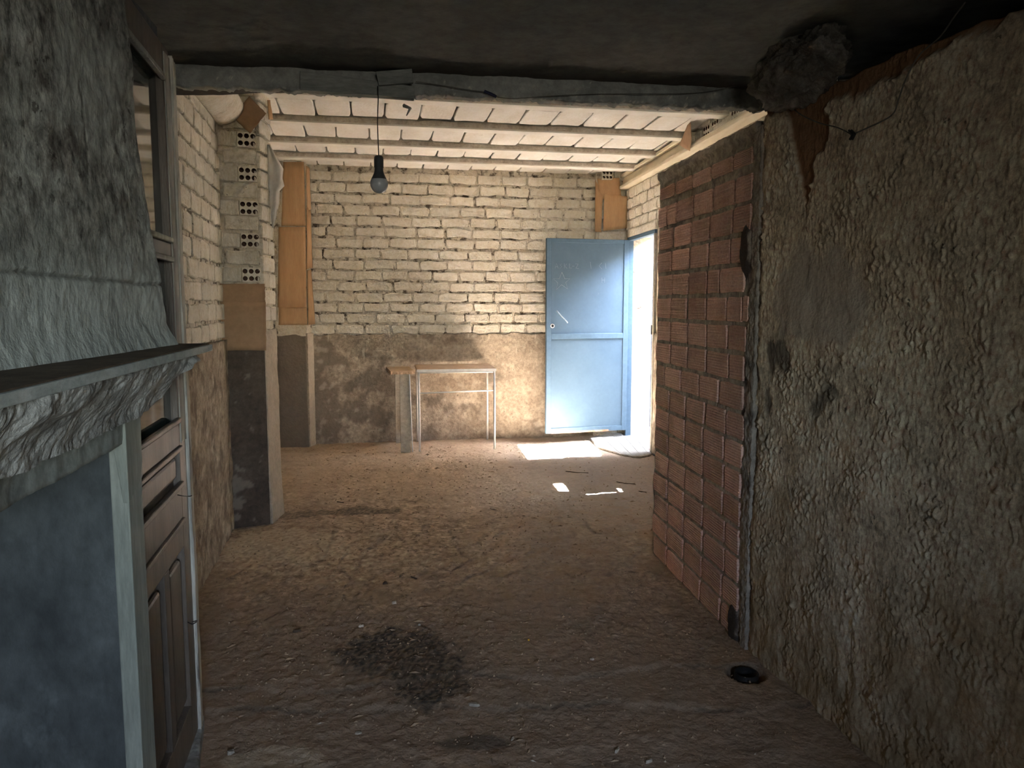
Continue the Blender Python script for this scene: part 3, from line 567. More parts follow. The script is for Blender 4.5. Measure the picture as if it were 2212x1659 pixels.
V, F, at = relief(W1s, 0.0, W1s.len, -0.05, 1.24, 0.012, lambda S, Z: 0.007 * fbm(S * 10, Z * 6, 4, 125) + 0.012 * sstep(.35, 0, Z), 0.04, 0.006, zt=ragged(1.24, 0.02, 9, 127), attrf=lambda S, Z: {'pale': 0.45 + 0 * S, 'stain': 0 * S})  # side paled evenly: light from the right put into the colour
put('plaster_side', V, F, m_dado, pil1, smooth=True, attrs=at)
P2 = [(-2.30, 7.44), (-2.005, 7.449), (-1.985, 7.68), (-2.30, 7.70)]
pil2 = pilaster(P2, 2.84, m_wmortar, 'corner pilaster at the far left, clad with tall orange-brown cardboard')
W2f = Wl(P2[0], P2[1], left=False); W2s = Wl(P2[1], P2[2], left=False)
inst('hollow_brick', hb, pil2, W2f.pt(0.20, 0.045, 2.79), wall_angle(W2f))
inst('brick', pool_p[0], pil2, W2f.pt(0.07, 0.0, 2.79), wall_angle(W2f), (.5, 1, 1))
V, F, at = relief(W2f, 0.0, W2f.len, -0.05, 1.10, 0.016, lambda S, Z: 0.005 * fbm(S * 8, Z * 6, 4, 131), 0.02, 0.012, zt=ragged(1.10, 0.02, 9, 133), attrf=lambda S, Z: {'stain': 0.85 + 0 * S, 'pale': 0 * S})  # even darkening puts the shade of the front face into the colour
put('plaster_skirt', V, F, m_dado, pil2, smooth=True, attrs=at)
V, F, at = relief(W2s, 0.0, W2s.len, -0.05, 1.12, 0.016, lambda S, Z: 0.006 * fbm(S * 12, Z * 5, 4, 135), 0.02, 0.014, attrf=lambda S, Z: {'stain': 0 * S, 'pale': 0.5 + 0 * S})  # side face paled evenly, its light put into the colour
put('plaster_side', V, F, m_dado, pil2, smooth=True, attrs=at)
P3 = [(0.872, 8.08), (1.215, 8.12), (1.215, 8.25), (0.872, 8.25)]
pil3 = pilaster(P3, 2.84, m_wmortar, 'shallow corner pilaster above the blue door')
W3f = Wl(P3[0], P3[1], left=False)
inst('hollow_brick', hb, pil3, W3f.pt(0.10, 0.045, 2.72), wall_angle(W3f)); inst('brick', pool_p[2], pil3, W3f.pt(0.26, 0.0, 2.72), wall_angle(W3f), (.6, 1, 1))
for k in range(5): inst('brick', pool_p[k], pil3, W3f.pt(0.17, -0.004, 2.11 + 0.105 * k), wall_angle(W3f), (1.2, 1, 1))

# ---- cream girder along the top of the right wall
gd = MB(); gz = 2.585
gs0, gs1 = -0.02, s_of_y(3.3)
gd.wbox(Wr, gs0, gs1, 0.100, -0.02, gz, gz + 0.030); gm = s_of_y(6.12); gd.wbox(Wr, gs0, gm, 0.055, -0.02, gz + 0.029, gz + 0.118); gd.wbox(Wr, gs0, gm, 0.085, -0.02, gz + 0.117, gz + 0.150)
gd.wbox(Wr, gm - 0.01, gs1, 0.070, -0.02, gz + 0.029, gz + 0.058)
girder = gd.put('girder', m_girder, None, bevel=0.006); tag(girder, 'long cream moulded girder above the brick partition, running back to the corner', 'beam', kind='structure')
# infill masonry between the joist ends over the girder
inf_pool = pool('brick', 0.22, 0.085, 0.02, m_wbrick, 4, rag=0.006)
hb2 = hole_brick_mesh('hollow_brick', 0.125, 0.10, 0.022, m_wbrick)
for (px, py, hol, sx) in ((1503, 268, 1, 1.0), (1525, 262, 0, 1.0), (1551, 258, 1, 1.0), (1574, 258, 0, 0.7), (1594, 250, 1, 1.0), (1615, 243, 0, 0.8), (1508, 298, 0, 1.0), (1532, 284, 1, 1.0), (1560, 276, 0, 1.1), (1590, 262, 0, 0.9)):
    p = onw(Wr, px, py, 0.012)
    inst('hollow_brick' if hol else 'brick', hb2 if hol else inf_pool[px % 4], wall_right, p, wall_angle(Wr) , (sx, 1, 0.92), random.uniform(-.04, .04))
course_bricks(Wr, wall_right, inf_pool, s_of_y(7.9), s_of_y(6.3), 2.745, 1, 0.10, 0.22, 0.02, 0.085, off=0.03)

# ---- red brick partition
Wp = Wl((0.952, 3.02), (0.800, 4.215), left=True)
def p_attr(S, Z):
    n = fbm(S * 14, Z * 14, 3, 141)
    return {'limed': 0.9 * sstep(0.3, 0.5, gs(S, Z, 0.22, 0.72, 0.25, 0.25) * 0.6 + n), 'soot_shade': sstep(0.3, 0.6, gs(S, Z, 0.10, 1.62, 0.06, 0.12) + gs(S, Z, 0.08, 0.05, 0.07, 0.13) + 0.5 * gs(S, Z, 0.05, 1.1, .03, .5) + 0.6 * n)}
V, F, at = relief(Wp, 0.0, Wp.len, -0.04, 2.10, 0.0075, lambda S, Z: 0.004 * fbm(S * 20, Z * 20, 4, 142) + 0.002 * fbm(S * 60, Z * 60, 2, 143) + 0.014 * sstep(0.35, 0.7, gs(S, Z, 0.08, 1.62, 0.06, 0.12) + gs(S, Z, 0.09, .05, .06, .12) + 0.9 * sstep(2.03, 2.09, Z)), 0.085, 0.0, zt=lambda S: 2.10 + 0.012 * fbm(S * 7, S * 0, 3, 145), attrf=p_attr)
part = put('wall_partition', V, F, m_rmortar, smooth=True, attrs=at); tag(part, 'free-standing partition of ribbed red hollow bricks with grey joints', 'wall', kind='structure')
V, F, at = relief(Wp, -0.03, 0.13, -0.04, 2.08, 0.004, lambda S, Z: 0.020 * sstep(0.012, -0.004, S - 0.035 - 0.055 * fbm(S * 6, Z * 7, 4, 147)) - 0.014 + 0.006 * fbm(S * 40, Z * 34, 3, 148), 0.03, 0.0, attrf=lambda S, Z: {'limed': 0.35 * sstep(0.0, 0.4, fbm(S * 20, Z * 14, 3, 149)), 'soot_shade': 0.6 * sstep(0.15, 0.4, fbm(S * 9, Z * 8, 3, 146))})
put('mortar_smear', V, F, m_rmortar, part, smooth=True, attrs=at)
rp = pool('brick', 0.226, 0.104, 0.009, m_rbrick, 10, rag=0.004, bev=0.0025)
r = random.Random(5); angp = wall_angle(Wp); nrow = 17; pitch = 0.1205; z0p = -0.005
for k in range(nrow):
    lip = 0.006 if k % 2 else 0.03
    s = Wp.len - lip; full = True; first = True
    off0 = 0.0 if k % 2 else 0.115
    while s > 0.03:
        l = 0.232 * (1 + r.uniform(-.06, .06))
        if first and k % 2 == 0: l *= 0.92
        if r.random() < 0.07: l *= 0.6
        first = False
        a = max(s - l, 0.035 + 0.03 * r.random()); zc = z0p + (k + .5) * pitch + r.uniform(-.002, .002)
        if s - a > 0.04 and not ((s + a) / 2 < 0.14 and 1.54 < zc < 1.68 and s - a < .12):
            inst('brick', r.choice(rp), part, Wp.pt((s + a) / 2, 0.0, zc), angp, ((s - a) / 0.232, 1, 0.97 if k < 16 else 0.6), r.uniform(-.008, .008))
        s -= l + (0.012 if r.random() < 0.8 else 0.024)

# ================================================================ FIREPLACE (left foreground)
fp = empty('fireplace', (-0.95, 1.3, 0), 'grey plastered fireplace with a tapering hood and a long projecting mantel shelf', 'fireplace')
Wf = Wl((-0.526 - 0.177 * 0.2, 0.2), (-0.526 - 0.177 * 2.2, 2.2), left=False)       # lintel / jamb face
def yq(s): return s
# hood: face leaning, far edge tapering upward
def hood_end(z): return np.interp(z, [1.28, 1.34, 1.40, 1.465, 1.65, 1.78, 2.07, 2.30], [1.955, 1.925, 1.90, 1.885, 1.84, 1.81, 1.768, 1.74])
ns, nz = 330, 300
S, T = np.meshgrid(np.linspace(0, 1, ns), np.linspace(0, 1, nz), indexing='ij'); Z = 1.285 + T * (2.27 - 1.285)
Ye = hood_end(Z) + 0.005 * fbm(Z * 9, Z * 0, 3, 150); Yh = 0.2 + (Ye - 0.2) * S
Xh = -0.79 - 0.085 * (Yh - 1.196) + 0.010 * fbm(Yh * 3, Z * 3, 4, 151) + 0.0026 * fbm(Yh * 26, Z * 22, 4, 153) - 0.05 * (Z - 1.3) * 0.2
Xh = Xh + 0.02 * sstep(1.36, 1.285, Z) - 0.03 * sstep(Ye - 0.045, Ye, Yh) ** 2
zc_ = 1.452 - 0.010 * (Yh - 1.2) + 0.004 * fbm(Yh * 9, Yh * 0, 3, 155)
crk = np.exp(-((Z - zc_) / 0.0035) ** 2)
yv = 1.50 + 0.02 * fbm(Z * 6, Z * 0, 3, 157) + 0.06 * (1.75 - Z)
crk2 = np.exp(-((Yh - yv) / 0.002) ** 2) * sstep(1.62, 1.66, Z) * sstep(1.84, 1.80, Z)
Xh = Xh - 0.006 * crk - 0.004 * crk2
pale = np.clip(sstep(1.62, 1.36, Z + 0.12 * fbm(Yh * 5, Z * 5, 3, 158)) * 0.8 + 0.5 * sstep(.1, .5, fbm(Yh * 6, Z * 3, 4, 159)), 0, 1)
V = np.stack([Xh.ravel(), Yh.ravel(), Z.ravel()], 1); F = grid_faces(ns, nz, False).tolist()
I = np.arange(ns * nz).reshape(ns, nz); n0 = len(V)
back = [(-1.45, 0.2, 1.285), (-1.45, 0.2, 2.27)] ; V = V.tolist()
far = I[-1, :]; n1 = len(V); V += [[-1.0 - 0.0, V[i][1] - 0.02, V[i][2]] for i in far]
F += [[int(far[j]), n1 + j, n1 + j + 1, int(far[j + 1])] for j in range(nz - 1)]
att = {'pale': np.concatenate([pale.ravel(), np.zeros(nz)]), 'crack': np.concatenate([np.clip(crk * .6 + crk2, 0, 1).ravel(), np.zeros(nz)])}
put('hood', V, F, m_hood, fp, smooth=True, attrs=att)
b = MB(); b.box(-1.45, -0.93, 0.2, 1.70, 1.29, 2.26); b.put('flue', m_firein, fp)
# mantel shelf
q = [(-0.772, 1.968), (-0.470, 0.20), (-0.95, 0.20), (-0.945, 1.945)]
sh = MB().prism([q[0], q[3], q[2], q[1]], 1.281, 1.298).put('mantel_shelf', m_shelf, fp, bevel=0.002)
q2 = [(-0.777, 1.962), (-0.476, 0.20), (-0.95, 0.20), (-0.942, 1.940)]
MB().prism([q2[0], q2[3], q2[2], q2[1]], 1.298, 1.3005).put('shelf_dust', m_shelftop, sh)
# broken cornice under the shelf
Wk = Wl((-0.506 - 0.177 * 0.2, 0.2), (-0.506 - 0.177 * 2.2, 2.2), left=False)
def k_disp(S, Z):
    t = sstep(1.17, 1.285, Z); return 0.012 + 0.055 * t + 0.010 * fbm(S * 14, Z * 14, 4, 161) + 0.006 * np.abs(perlin(S * 40, Z * 50, 164)) + 0.014 * sstep(.2, .3, perlin(S * 7, Z * 5, 166))
V, F, _ = relief(Wk, 0.1, 1.66, 1.16, 1.282, 0.004, k_disp, 0.12, -0.004, zb=lambda S: 1.168 + 0.018 * fbm(S * 6, S * 0, 3, 168) + 0.095 * sstep(1.46, 1.66, S))
put('broken_cornice', V, F, m_cornice, fp, smooth=False)
V, F, _ = relief(Wf, 0.1, 1.475, 1.112, 1.26, 0.008, lambda S, Z: 0.006 * fbm(S * 8, Z * 8, 4, 171) + 0.002 * fbm(S * 40, Z * 40, 2, 172), 0.18, -0.004)
put('hearth_lintel', V, F, m_flintel, fp, smooth=True)
# jamb: pale wooden face strip and smoked inner cheek
MB().prism([(-0.807, 1.575), (-0.823, 1.668), (-0.86, 1.668), (-0.845, 1.575)], -0.01, 1.185).put('jamb_board', m_firewood, fp, bevel=0.003)
b = MB(); b.hexa([(-0.802, 1.566, 0.985), (-0.819, 1.664, 1.02), (-0.83, 1.664, 1.02), (-0.815, 1.566, 0.985)], [(-0.799, 1.560, 1.205), (-0.820, 1.672, 1.215), (-0.85, 1.672, 1.215), (-0.84, 1.560, 1.205)])
b.put('jamb_bracket', m_firewood, fp, bevel=0.002)
Wi = Wl((-1.60, 1.50), (-0.815, 1.583), left=False)
V, F, _ = relief(Wi, 0.0, Wi.len, -0.02, 1.25, 0.009, lambda S, Z: 0.008 * fbm(S * 5, Z * 4, 4, 181) + 0.002 * fbm(S * 30, Z * 24, 3, 183), 0.07, 0.0)
put('inner_cheek', V, F, m_firein, fp, smooth=True)
MB().box(-1.62, -1.50, -0.3, 1.66, -0.02, 2.26).put('back_panel', m_firein, fp)
# rubble pieces of the cornice end
V, F, _ = relief(Wk, 1.40, 1.60, 1.185, 1.235, 0.006, lambda S, Z: 0.018 * fbm(S * 22, Z * 22, 3, 186), 0.05, -0.005)
put('rubble_end', V, F, m_cornice, fp)

# ================================================================ LEFT DOOR (door_1)
Wd = Wl((-0.8825, 1.70), (-0.517 - 0.215 * 2.37, 2.37), left=False); LD = Wd.len
d1 = empty('door_1', (Wd.A[0], Wd.A[1], 0), 'dark brown glazed wooden door leaf standing open behind the fireplace', 'door', kind='structure')
def sd_(D): return (D - 1.70) / (2.37 - 1.70) * LD
T0, T1 = -0.038, 0.0
b = MB(); b.wbox(Wd, 0, sd_(1.79), T1, T0, 0.02, 2.15); b.put('stile', m_doorwood, d1, bevel=0.003)
b = MB(); b.wbox(Wd, sd_(2.285), LD, T1, T0, 0.02, 2.15); b.put('stile', m_doorwood, d1, bevel=0.003)
for (z0, z1) in ((2.06, 2.15), (1.54, 1.58), (0.975, 1.045), (0.66, 0.85), (0.02, 0.145)):
    b = MB(); b.wbox(Wd, sd_(1.79), sd_(2.285), T1, T0, z0, z1); b.put('rail', m_doorwood, d1, bevel=0.003)
b = MB(); b.wbox(Wd, sd_(2.03), sd_(2.085), T1, T0, 0.145, 0.66); b.put('mullion', m_doorwood, d1, bevel=0.003)
for (z0, z1) in ((1.58, 2.06), (1.045, 1.54)):
    b = MB(); b.wbox(Wd, sd_(1.79), sd_(2.285), -0.020, -0.024, z0, z1); b.put('pane', m_glass, d1)
for (a, c, z0, z1) in ((1.79, 2.285, 0.85, 0.975), (1.79, 2.03, 0.145, 0.66), (2.085, 2.285, 0.145, 0.66)):
    b = MB(); b.wbox(Wd, sd_(a), sd_(c), -0.022, -0.034, z0, z1)
    pn = b.put('panel', m_doorwood, d1)
    b = MB(); m_ = 0.03; b.wbox(Wd, sd_(a) + m_, sd_(c) - m_, -0.006, -0.024, z0 + m_, z1 - m_); b.put('raised_field', m_doorwood, pn, bevel=0.012)
for z in (2.052, 1.588, 1.532, 1.053, 0.745, 0.968, 0.858):
    b = MB(); b.wbox(Wd, sd_(1.79), sd_(2.285), 0.010, -0.006, z - 0.008, z + 0.008)
    b.put('glazing_bead', m_stile if z > 2.0 or 1.5 < z < 1.6 else m_doorwood, d1, bevel=0.004)
# worn pale frame post beyond the leaf
fw = Wl((Wd.B[0] + 0.004, 2.374), (-0.517 - 0.215 * 2.455 - 0.004, 2.455), left=False)
V, F, _ = relief(fw, 0, fw.len, -0.03, 2.14, 0.006, lambda S, Z: 0.003 * fbm(S * 40, Z * 5, 3, 191) + 0.003 * fbm(S * 9, Z * 3, 3, 193), 0.09, 0.004)
m_post = M('bleached_frame_paint', (0.56, 0.55, 0.48), (0.36, 0.35, 0.31), 7, 0.7, 0.7, 50, 0.003, stretch=(3, 3, 0.3), c3=(0.14, 0.12, 0.10), s3=12, t3=(0.58, 0.70))
post = put('door_frame', V, F, m_post, None, smooth=True); tag(post, 'worn pale upright frame post at the edge of the glazed door', 'door frame', kind='structure')
b = MB(); b.wbox(Wd, sd_(2.30), LD, 0.003, -0.001, 0.98, 2.13); b.put('pale_paint_strip', m_stile, d1)
b = MB(); b.prism([(-1.048, 2.47), (-0.985, 2.28), (-0.935, 2.15), (-0.875, 1.95), (-0.83, 1.72), (-0.815, 1.60), (-1.25, 1.60), (-1.25, 2.47)], -0.04, 0.016)
o = b.put('threshold', m_cornice, None, bevel=0.008); tag(o, 'low pale plaster kerb on the floor under the glazed door', 'kerb', kind='structure')
# wall behind the open leaf
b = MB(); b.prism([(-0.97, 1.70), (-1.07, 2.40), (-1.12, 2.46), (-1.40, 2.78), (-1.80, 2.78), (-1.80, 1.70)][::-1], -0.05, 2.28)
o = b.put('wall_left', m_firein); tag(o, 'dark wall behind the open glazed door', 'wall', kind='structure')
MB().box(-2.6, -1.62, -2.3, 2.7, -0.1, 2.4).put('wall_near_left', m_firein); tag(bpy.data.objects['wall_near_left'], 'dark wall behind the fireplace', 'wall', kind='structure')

# ================================================================ BLUE DOOR (door_2)
Wv = Wl((0.343, 7.69), (1.195, 7.93), left=False); LV = Wv.len
d2 = empty('door_2', (0.343, 7.69, 0), 'light blue painted metal door standing open against the far wall', 'door', kind='structure')
z0, z1 = 0.09, 2.055; fwid = 0.052
b = MB(); b.wbox(Wv, 0.02, LV - 0.02, 0.0, -0.018, z0 + 0.02, z1 - 0.02); b.put('leaf_panel', m_blue, d2)
for (a, c, p, q_) in ((0, fwid, z0, z1), (LV - fwid, LV, z0, z1)):
    b = MB(); b.wbox(Wv, a, c, 0.012, -0.028, p, q_); b.put('stile', m_bluef, d2, bevel=0.003)
zm = onw(Wv, 1265, 726)[2]
for (p, q_) in ((z0, z0 + fwid), (z1 - fwid * .8, z1), (zm - 0.027, zm + 0.027)):
    b = MB(); b.wbox(Wv, fwid, LV - fwid, 0.012, -0.028, p, q_); b.put('rail', m_bluef, d2, bevel=0.003)
b = MB(); b.wbox(Wv, 0.05, LV - 0.2, 0.0125, 0.005, z0 - 0.003, z0 + 0.016); b.put('rusty_bottom_edge', m_rust, d2)
lk = onw(Wv, 1190, 704); s_l = 0.048
b = MB(); cyc = Wv.pt(0.062, 0.014, lk[2]); nn = Vector((Wv.n[0], Wv.n[1], 0))
b.tube([Vector(cyc) - nn * 0.01, Vector(cyc) + nn * 0.004], 0.022, 14); b.put('lock_plate', m_steel, d2)
b = MB(); b.tube([Vector(cyc), Vector(cyc) + nn * 0.008], 0.013, 12); b.put('keyhole', m_black, d2)
h0 = onw(Wv, 1203, 672, 0.03); h1 = onw(Wv, 1213, 683, 0.045); h2 = onw(Wv, 1225, 695, 0.03)
b = MB(); b.tube([onw(Wv, 1203, 672, 0.004), h0, h1, h2, onw(Wv, 1226, 697, 0.004)], 0.006, 8); b.put('handle', m_chalk, d2, smooth=True)
def strokes(lst, name, rr=0.0022):
    b = MB()
    for ln in lst: b.tube([onw(Wv, x, y, 0.001) for x, y in ln], rr, 4)
    return b.put(name, m_chalk, d2)
star = [(1213, 590), (1207, 622), (1230, 603), (1197, 602), (1224, 625), (1213, 590)]
star = [(1214, 588), (1220, 602), (1231, 602), (1222, 610), (1226, 624), (1213, 615), (1201, 626), (1205, 611), (1195, 602), (1208, 602), (1214, 588)]
strokes([star], 'chalk_star')
strokes([[(1199, 580), (1202, 569), (1206, 580)], [(1200, 576), (1205, 576)], [(1214, 570), (1209, 572), (1214, 576), (1209, 580)], [(1219, 569), (1219, 580)], [(1224, 570), (1220, 575), (1225, 580)], [(1230, 569), (1230, 579), (1235, 579)], [(1236, 575), (1241, 575)], [(1243, 570), (1249, 570), (1244, 580), (1250, 580)],
         [(1275, 566), (1277, 580)], [(1300, 568), (1294, 574), (1300, 581)], [(1308, 568), (1309, 580)], [(1300, 600), (1300, 611)], [(1306, 600), (1306, 611)], [(1300, 605), (1306, 605)]], 'chalk_letters', 0.0013)
# door frame angle irons in the opening
b = MB(); b.wbox(Wr, sj0 - 0.012, sj0 + 0.028, 0.025, -0.03, 0.02, 2.085); b.put('door_frame', m_bluef, None); tag(bpy.data.objects['door_frame.001'] if 'door_frame.001' in bpy.data.objects else bpy.data.objects[-1], 'blue upright of the yard doorway frame', 'door frame', kind='structure')
b = MB(); b.wbox(Wr, sj0, sj1, 0.024, -0.03, 2.05, 2.085); o = b.put('door_frame', m_bluef, None); tag(o, 'blue-grey head bar across the top of the yard doorway', 'door frame', kind='structure')
b = MB(); b.wbox(Wr, sj1 - 0.03, sj1 + 0.01, 0.024, -0.03, 0.0, 2.05); b2 = MB(); b2.wbox(Wr, sj1 - 0.006, sj1 + 0.002, 0.0, -TH - 0.002, 0.0, 2.085); b2.put('reveal_dark_liner', m_darkrender, wall_right); o = b.put('door_frame', m_board, None); tag(o, 'pale upright of the yard doorway nearest the partition', 'door frame', kind='structure')  # dark liner added over the jamb to cut sun bounced onto the door
b = MB(); b.wbox(Wr, sj1 - 0.055, sj1 - 0.025, 0.03, -0.01, 1.12, 1.21); b.put('strike_box', m_wire, o)
# grooved cement ramp at the doorway
rampo = empty('ramp', G(1350, 962), 'fan-shaped pale cement ramp with parallel grooves below the yard doorway', 'ramp')
A0, A1 = np.array(G(1278, 952)[:2]), np.array(G(1372, 928)[:2]); B0, B1 = np.array(G(1300, 972)[:2]), np.array(G(1420, 985)[:2])
Bm = np.array(G(1360, 990)[:2])
nst = 5
Ltop = [np.array(G(*p)[:2]) for p in ((1274, 950), (1295, 944), (1316, 938), (1336, 933), (1356, 930), (1374, 929))]
Lbot = [np.array(G(*p)[:2]) for p in ((1292, 968), (1340, 983), (1366, 988), (1385, 988), (1402, 985), (1417, 976))]
for k in range(nst):
    a, c = Ltop[k], Ltop[k + 1]; d_, e_ = Lbot[k], Lbot[k + 1]; ce = (a + c + d_ + e_) / 4
    sh_ = lambda p: ce + (p - ce) * 0.965
    q = [sh_(a), sh_(c), sh_(e_), sh_(d_)]
    b = MB(); b.hexa([(*p, -0.02) for p in q][::-1], [(q[0][0], q[0][1], 0.022), (q[1][0], q[1][1], 0.03), (q[2][0], q[2][1], 0.014), (q[3][0], q[3][1], 0.012)][::-1])
    b.put('cement_strip', m_ramp, rampo, bevel=0.006)
b = MB(); b.prism([tuple(p) for p in (Ltop + Lbot[::-1])][::-1], -0.03, 0.010); b.put('bed', m_rmortar, rampo)

# ---- the yard outside
o = MB().prism([(1.35, 6.5), (3.2, 4.5), (3.2, 9.2), (1.2, 9.2)], -0.3, 0.015).put('ground', m_outg); tag(o, 'pinkish yard ground outside the doorway', 'ground', kind='structure')
We = Wl((1.10, 8.62), (6.0, 8.62), left=False)
V, F, _ = relief(We, 0, We.len, -0.1, 6.25, 0.03, rough_disp(0.02, 9, 203), 0.3)
o = put('wall_yard', V, F, m_out, smooth=True); tag(o, 'rough pale rendered wall outside, seen through the yard doorway', 'wall', kind='structure')
o = MB().box(2.55, 2.8, 4.0, 8.9, -0.1, 2.56).put('wall_yard', m_out); tag(o, 'side wall of the yard, right of the doorway', 'wall', kind='structure')
pp = Yp(1379, 930, 8.50)
pz = empty('drainpipe', (pp[0], 8.50, 0.0), 'pale grey drainpipe on the yard wall, seen through the doorway', 'pipe')
b = MB(); b.tube([(pp[0], 8.50, 0.06), (pp[0], 8.50, 3.6)], 0.042, 18); b.put('pipe', m_pipe, pz, smooth=True)
b = MB(); b.tube([(pp[0], 8.50, 0.20), (pp[0], 8.50, 0.27)], 0.047, 18); b.put('collar', m_pipe, pz, smooth=True)
b = MB(); b.box(pp[0] - 0.06, pp[0] + 0.06, 8.53, 8.61, 0.9, 0.925); b.put('bracket', m_pipe, pz)
b = MB(); b.box(pp[0] - 0.03, pp[0] + 0.03, 8.46, 8.6, -0.02, 0.065); b.put('foot', m_pipe, pz)

# ================================================================ THINGS
# ---- bulb on its cord
bx, by = Yp(819, 400, 2.79)[:2]
zs = lambda y: Yp(819, y, 2.79)[2]
bl = empty('light_bulb', (bx, by, zs(418)), 'unlit bulb in a dark socket hanging on a thin cord from the beam', 'light bulb')
b = MB(); b.tube([Yp(816, 186, 2.79), Yp(817, 215, 2.79), (bx - .002, by, zs(260)), (bx - .001, by, zs(300)), (bx, by, zs(336))], 0.0020, 6); b.put('cord', m_black, bl)
R = 0.0315
b = MB(); b.lathe([(0.001, zs(335)), (0.010, zs(336)), (0.0155, zs(339)), (0.0170, zs(345)), (0.0168, zs(362))], bx, by, 24); b.put('socket', m_bulbcap, bl, smooth=True)
b = MB(); b.lathe([(0.0150, zs(362)), (0.0152, zs(368)), (0.0175, zs(374)), (0.0225, zs(381)), (0.0275, zs(387.5))], bx, by, 24); b.put('bulb_body', m_bulbcap, bl, smooth=True)
zb_ = zs(396); pr = [(0.0275, zs(387.5)), (0.0302, zs(391))] + [(R * math.cos(a), zb_ + (R * 0.0) - (zb_ - zs(418)) * math.sin(a)) for a in np.linspace(0.0, math.pi / 2 - 0.01, 12)]
b = MB(); b.lathe(pr, bx, by, 28); b.put('bulb_globe', m_bulb, bl, smooth=True)

# ---- planks on the beam
def quad_board(name, pts, depth, thick, mat, label, cat, bevel=0.002, group=None):
    P = [np.array(onw(Wn, x, y, depth)) for x, y in pts]; nn = np.array([Wn.n[0], Wn.n[1], 0]) * thick
    b = MB(); b.add([tuple(p - nn) for p in P] + [tuple(p) for p in P], [[0, 1, 2, 3], [7, 6, 5, 4], [4, 5, 1, 0], [5, 6, 2, 1], [6, 7, 3, 2], [7, 4, 0, 3]])
    o = b.put(name, mat, None, bevel=bevel); return tag(o, label, cat, group)
quad_board('plank', [(648, 152), (895, 186), (895, 213), (648, 194)], 0.042, 0.036, m_plank, 'long sooty plank nailed to the front of the beam', 'plank')
quad_board('plank', [(812, 154), (890, 148), (893, 178), (818, 184)], 0.060, 0.020, m_plank, 'short sooty block of wood overlapping the end of the long plank', 'plank')
b = MB(); q = [onw(Wn, x, y, 0.02) for x, y in ((868, 248), (880, 232), (893, 236), (884, 250))]
b.tube([onw(Wn, 872, 228, 0.0), onw(Wn, 886, 234, 0.018), onw(Wn, 878, 250, 0.022)], [0.007, 0.006, 0.002], 5)
tag(b.put('plaster_flake', m_lintel), 'dark curled flake dangling under the beam right of the bulb cord', 'flake')

# ---- wires
def wire(pts, r_, mat, name, label, cat='wire'):
    b = MB(); P = [Vector(p) for p in pts]; out = []
    for i in range(len(P) - 1):
        p0 = P[max(i - 1, 0)]; p1 = P[i]; p2 = P[i + 1]; p3 = P[min(i + 2, len(P) - 1)]
        for t in np.linspace(0, 1, 7)[:-1]:
            out.append(0.5 * ((2 * p1) + (p2 - p0) * t + (2 * p0 - 5 * p1 + 4 * p2 - p3) * t * t + (3 * p1 - p0 - 3 * p2 + p3) * t ** 3))
    out.append(P[-1]); b.tube(out, r_, 6); return tag(b.put(name, mat), label, cat)
wire([onw(Wn, 898, 176, .03), onw(Wn, 950, 184, .02), onw(Wn, 1010, 194, .02), onw(Wn, 1050, 199, .02)], 0.0016, m_wire, 'wire', 'thin wire running right from the planks along the beam top')
wire([onw(Wn, 1046, 197, .022), onw(Wn, 1060, 203, .024), onw(Wn, 1072, 209, .022)], 0.0055, m_bluetape, 'taped_joint', 'dark blue taped joint in the wire along the beam', 'tape')
wire([onw(Wn, 1072, 209, .02), onw(Wn, 1110, 213, .02), onw(Wn, 1180, 208, .02), onw(Wn, 1300, 203, .02), onw(Wn, 1440, 203, .02), onw(Wn, 1530, 198, .02), onw(Wn, 1620, 178, .03)], 0.0014, m_wire, 'wire', 'thin wire running from the blue tape to the mortar lump')
wc = [(1690, 150), (1702, 185), (1698, 212), (1722, 242), (1765, 264), (1810, 276), (1838, 290)]
wire([onw(Wc, x, y, .035) for x, y in wc], 0.0020, m_wire, 'wire', 'loose wire drooping from the mortar lump to a knot on the stucco wall')
wc = [(1838, 292), (1870, 278), (1925, 250), (1940, 218), (1955, 175), (1985, 120), (2030, 80), (2062, 35), (2085, 5)]
wire([onw(Wc, x, y, .035) for x, y in wc], 0.0022, m_wire, 'wire', 'wire climbing from the knot to the top right of the stucco wall')
b = MB()
for dx in (0, 5): b.tube([onw(Wc, 1834 + dx, 282, .04), onw(Wc, 1842 + dx, 290, .045), onw(Wc, 1836 + dx, 301, .04)], 0.004, 6)
tag(b.put('wire_knot', m_black), 'small black knot joining the two wires on the stucco wall', 'knot')
wire([onw(Wd, 384, 1069, .02), onw(Wd, 395, 1071, .03), onw(Wd, 408, 1072, .03), onw(fw, 414, 1071, .02)], 0.0016, m_black, 'wire_tie', 'upper black wire tie sticking out at the edge of the glazed door', 'wire')
wire([onw(fw, 406, 1344, .01), onw(fw, 416, 1348, .03), onw(fw, 426, 1341, .03), onw(fw, 416, 1343, .02)], 0.0016, m_black, 'wire_tie', 'lower black wire loop at the edge of the glazed door', 'wire')

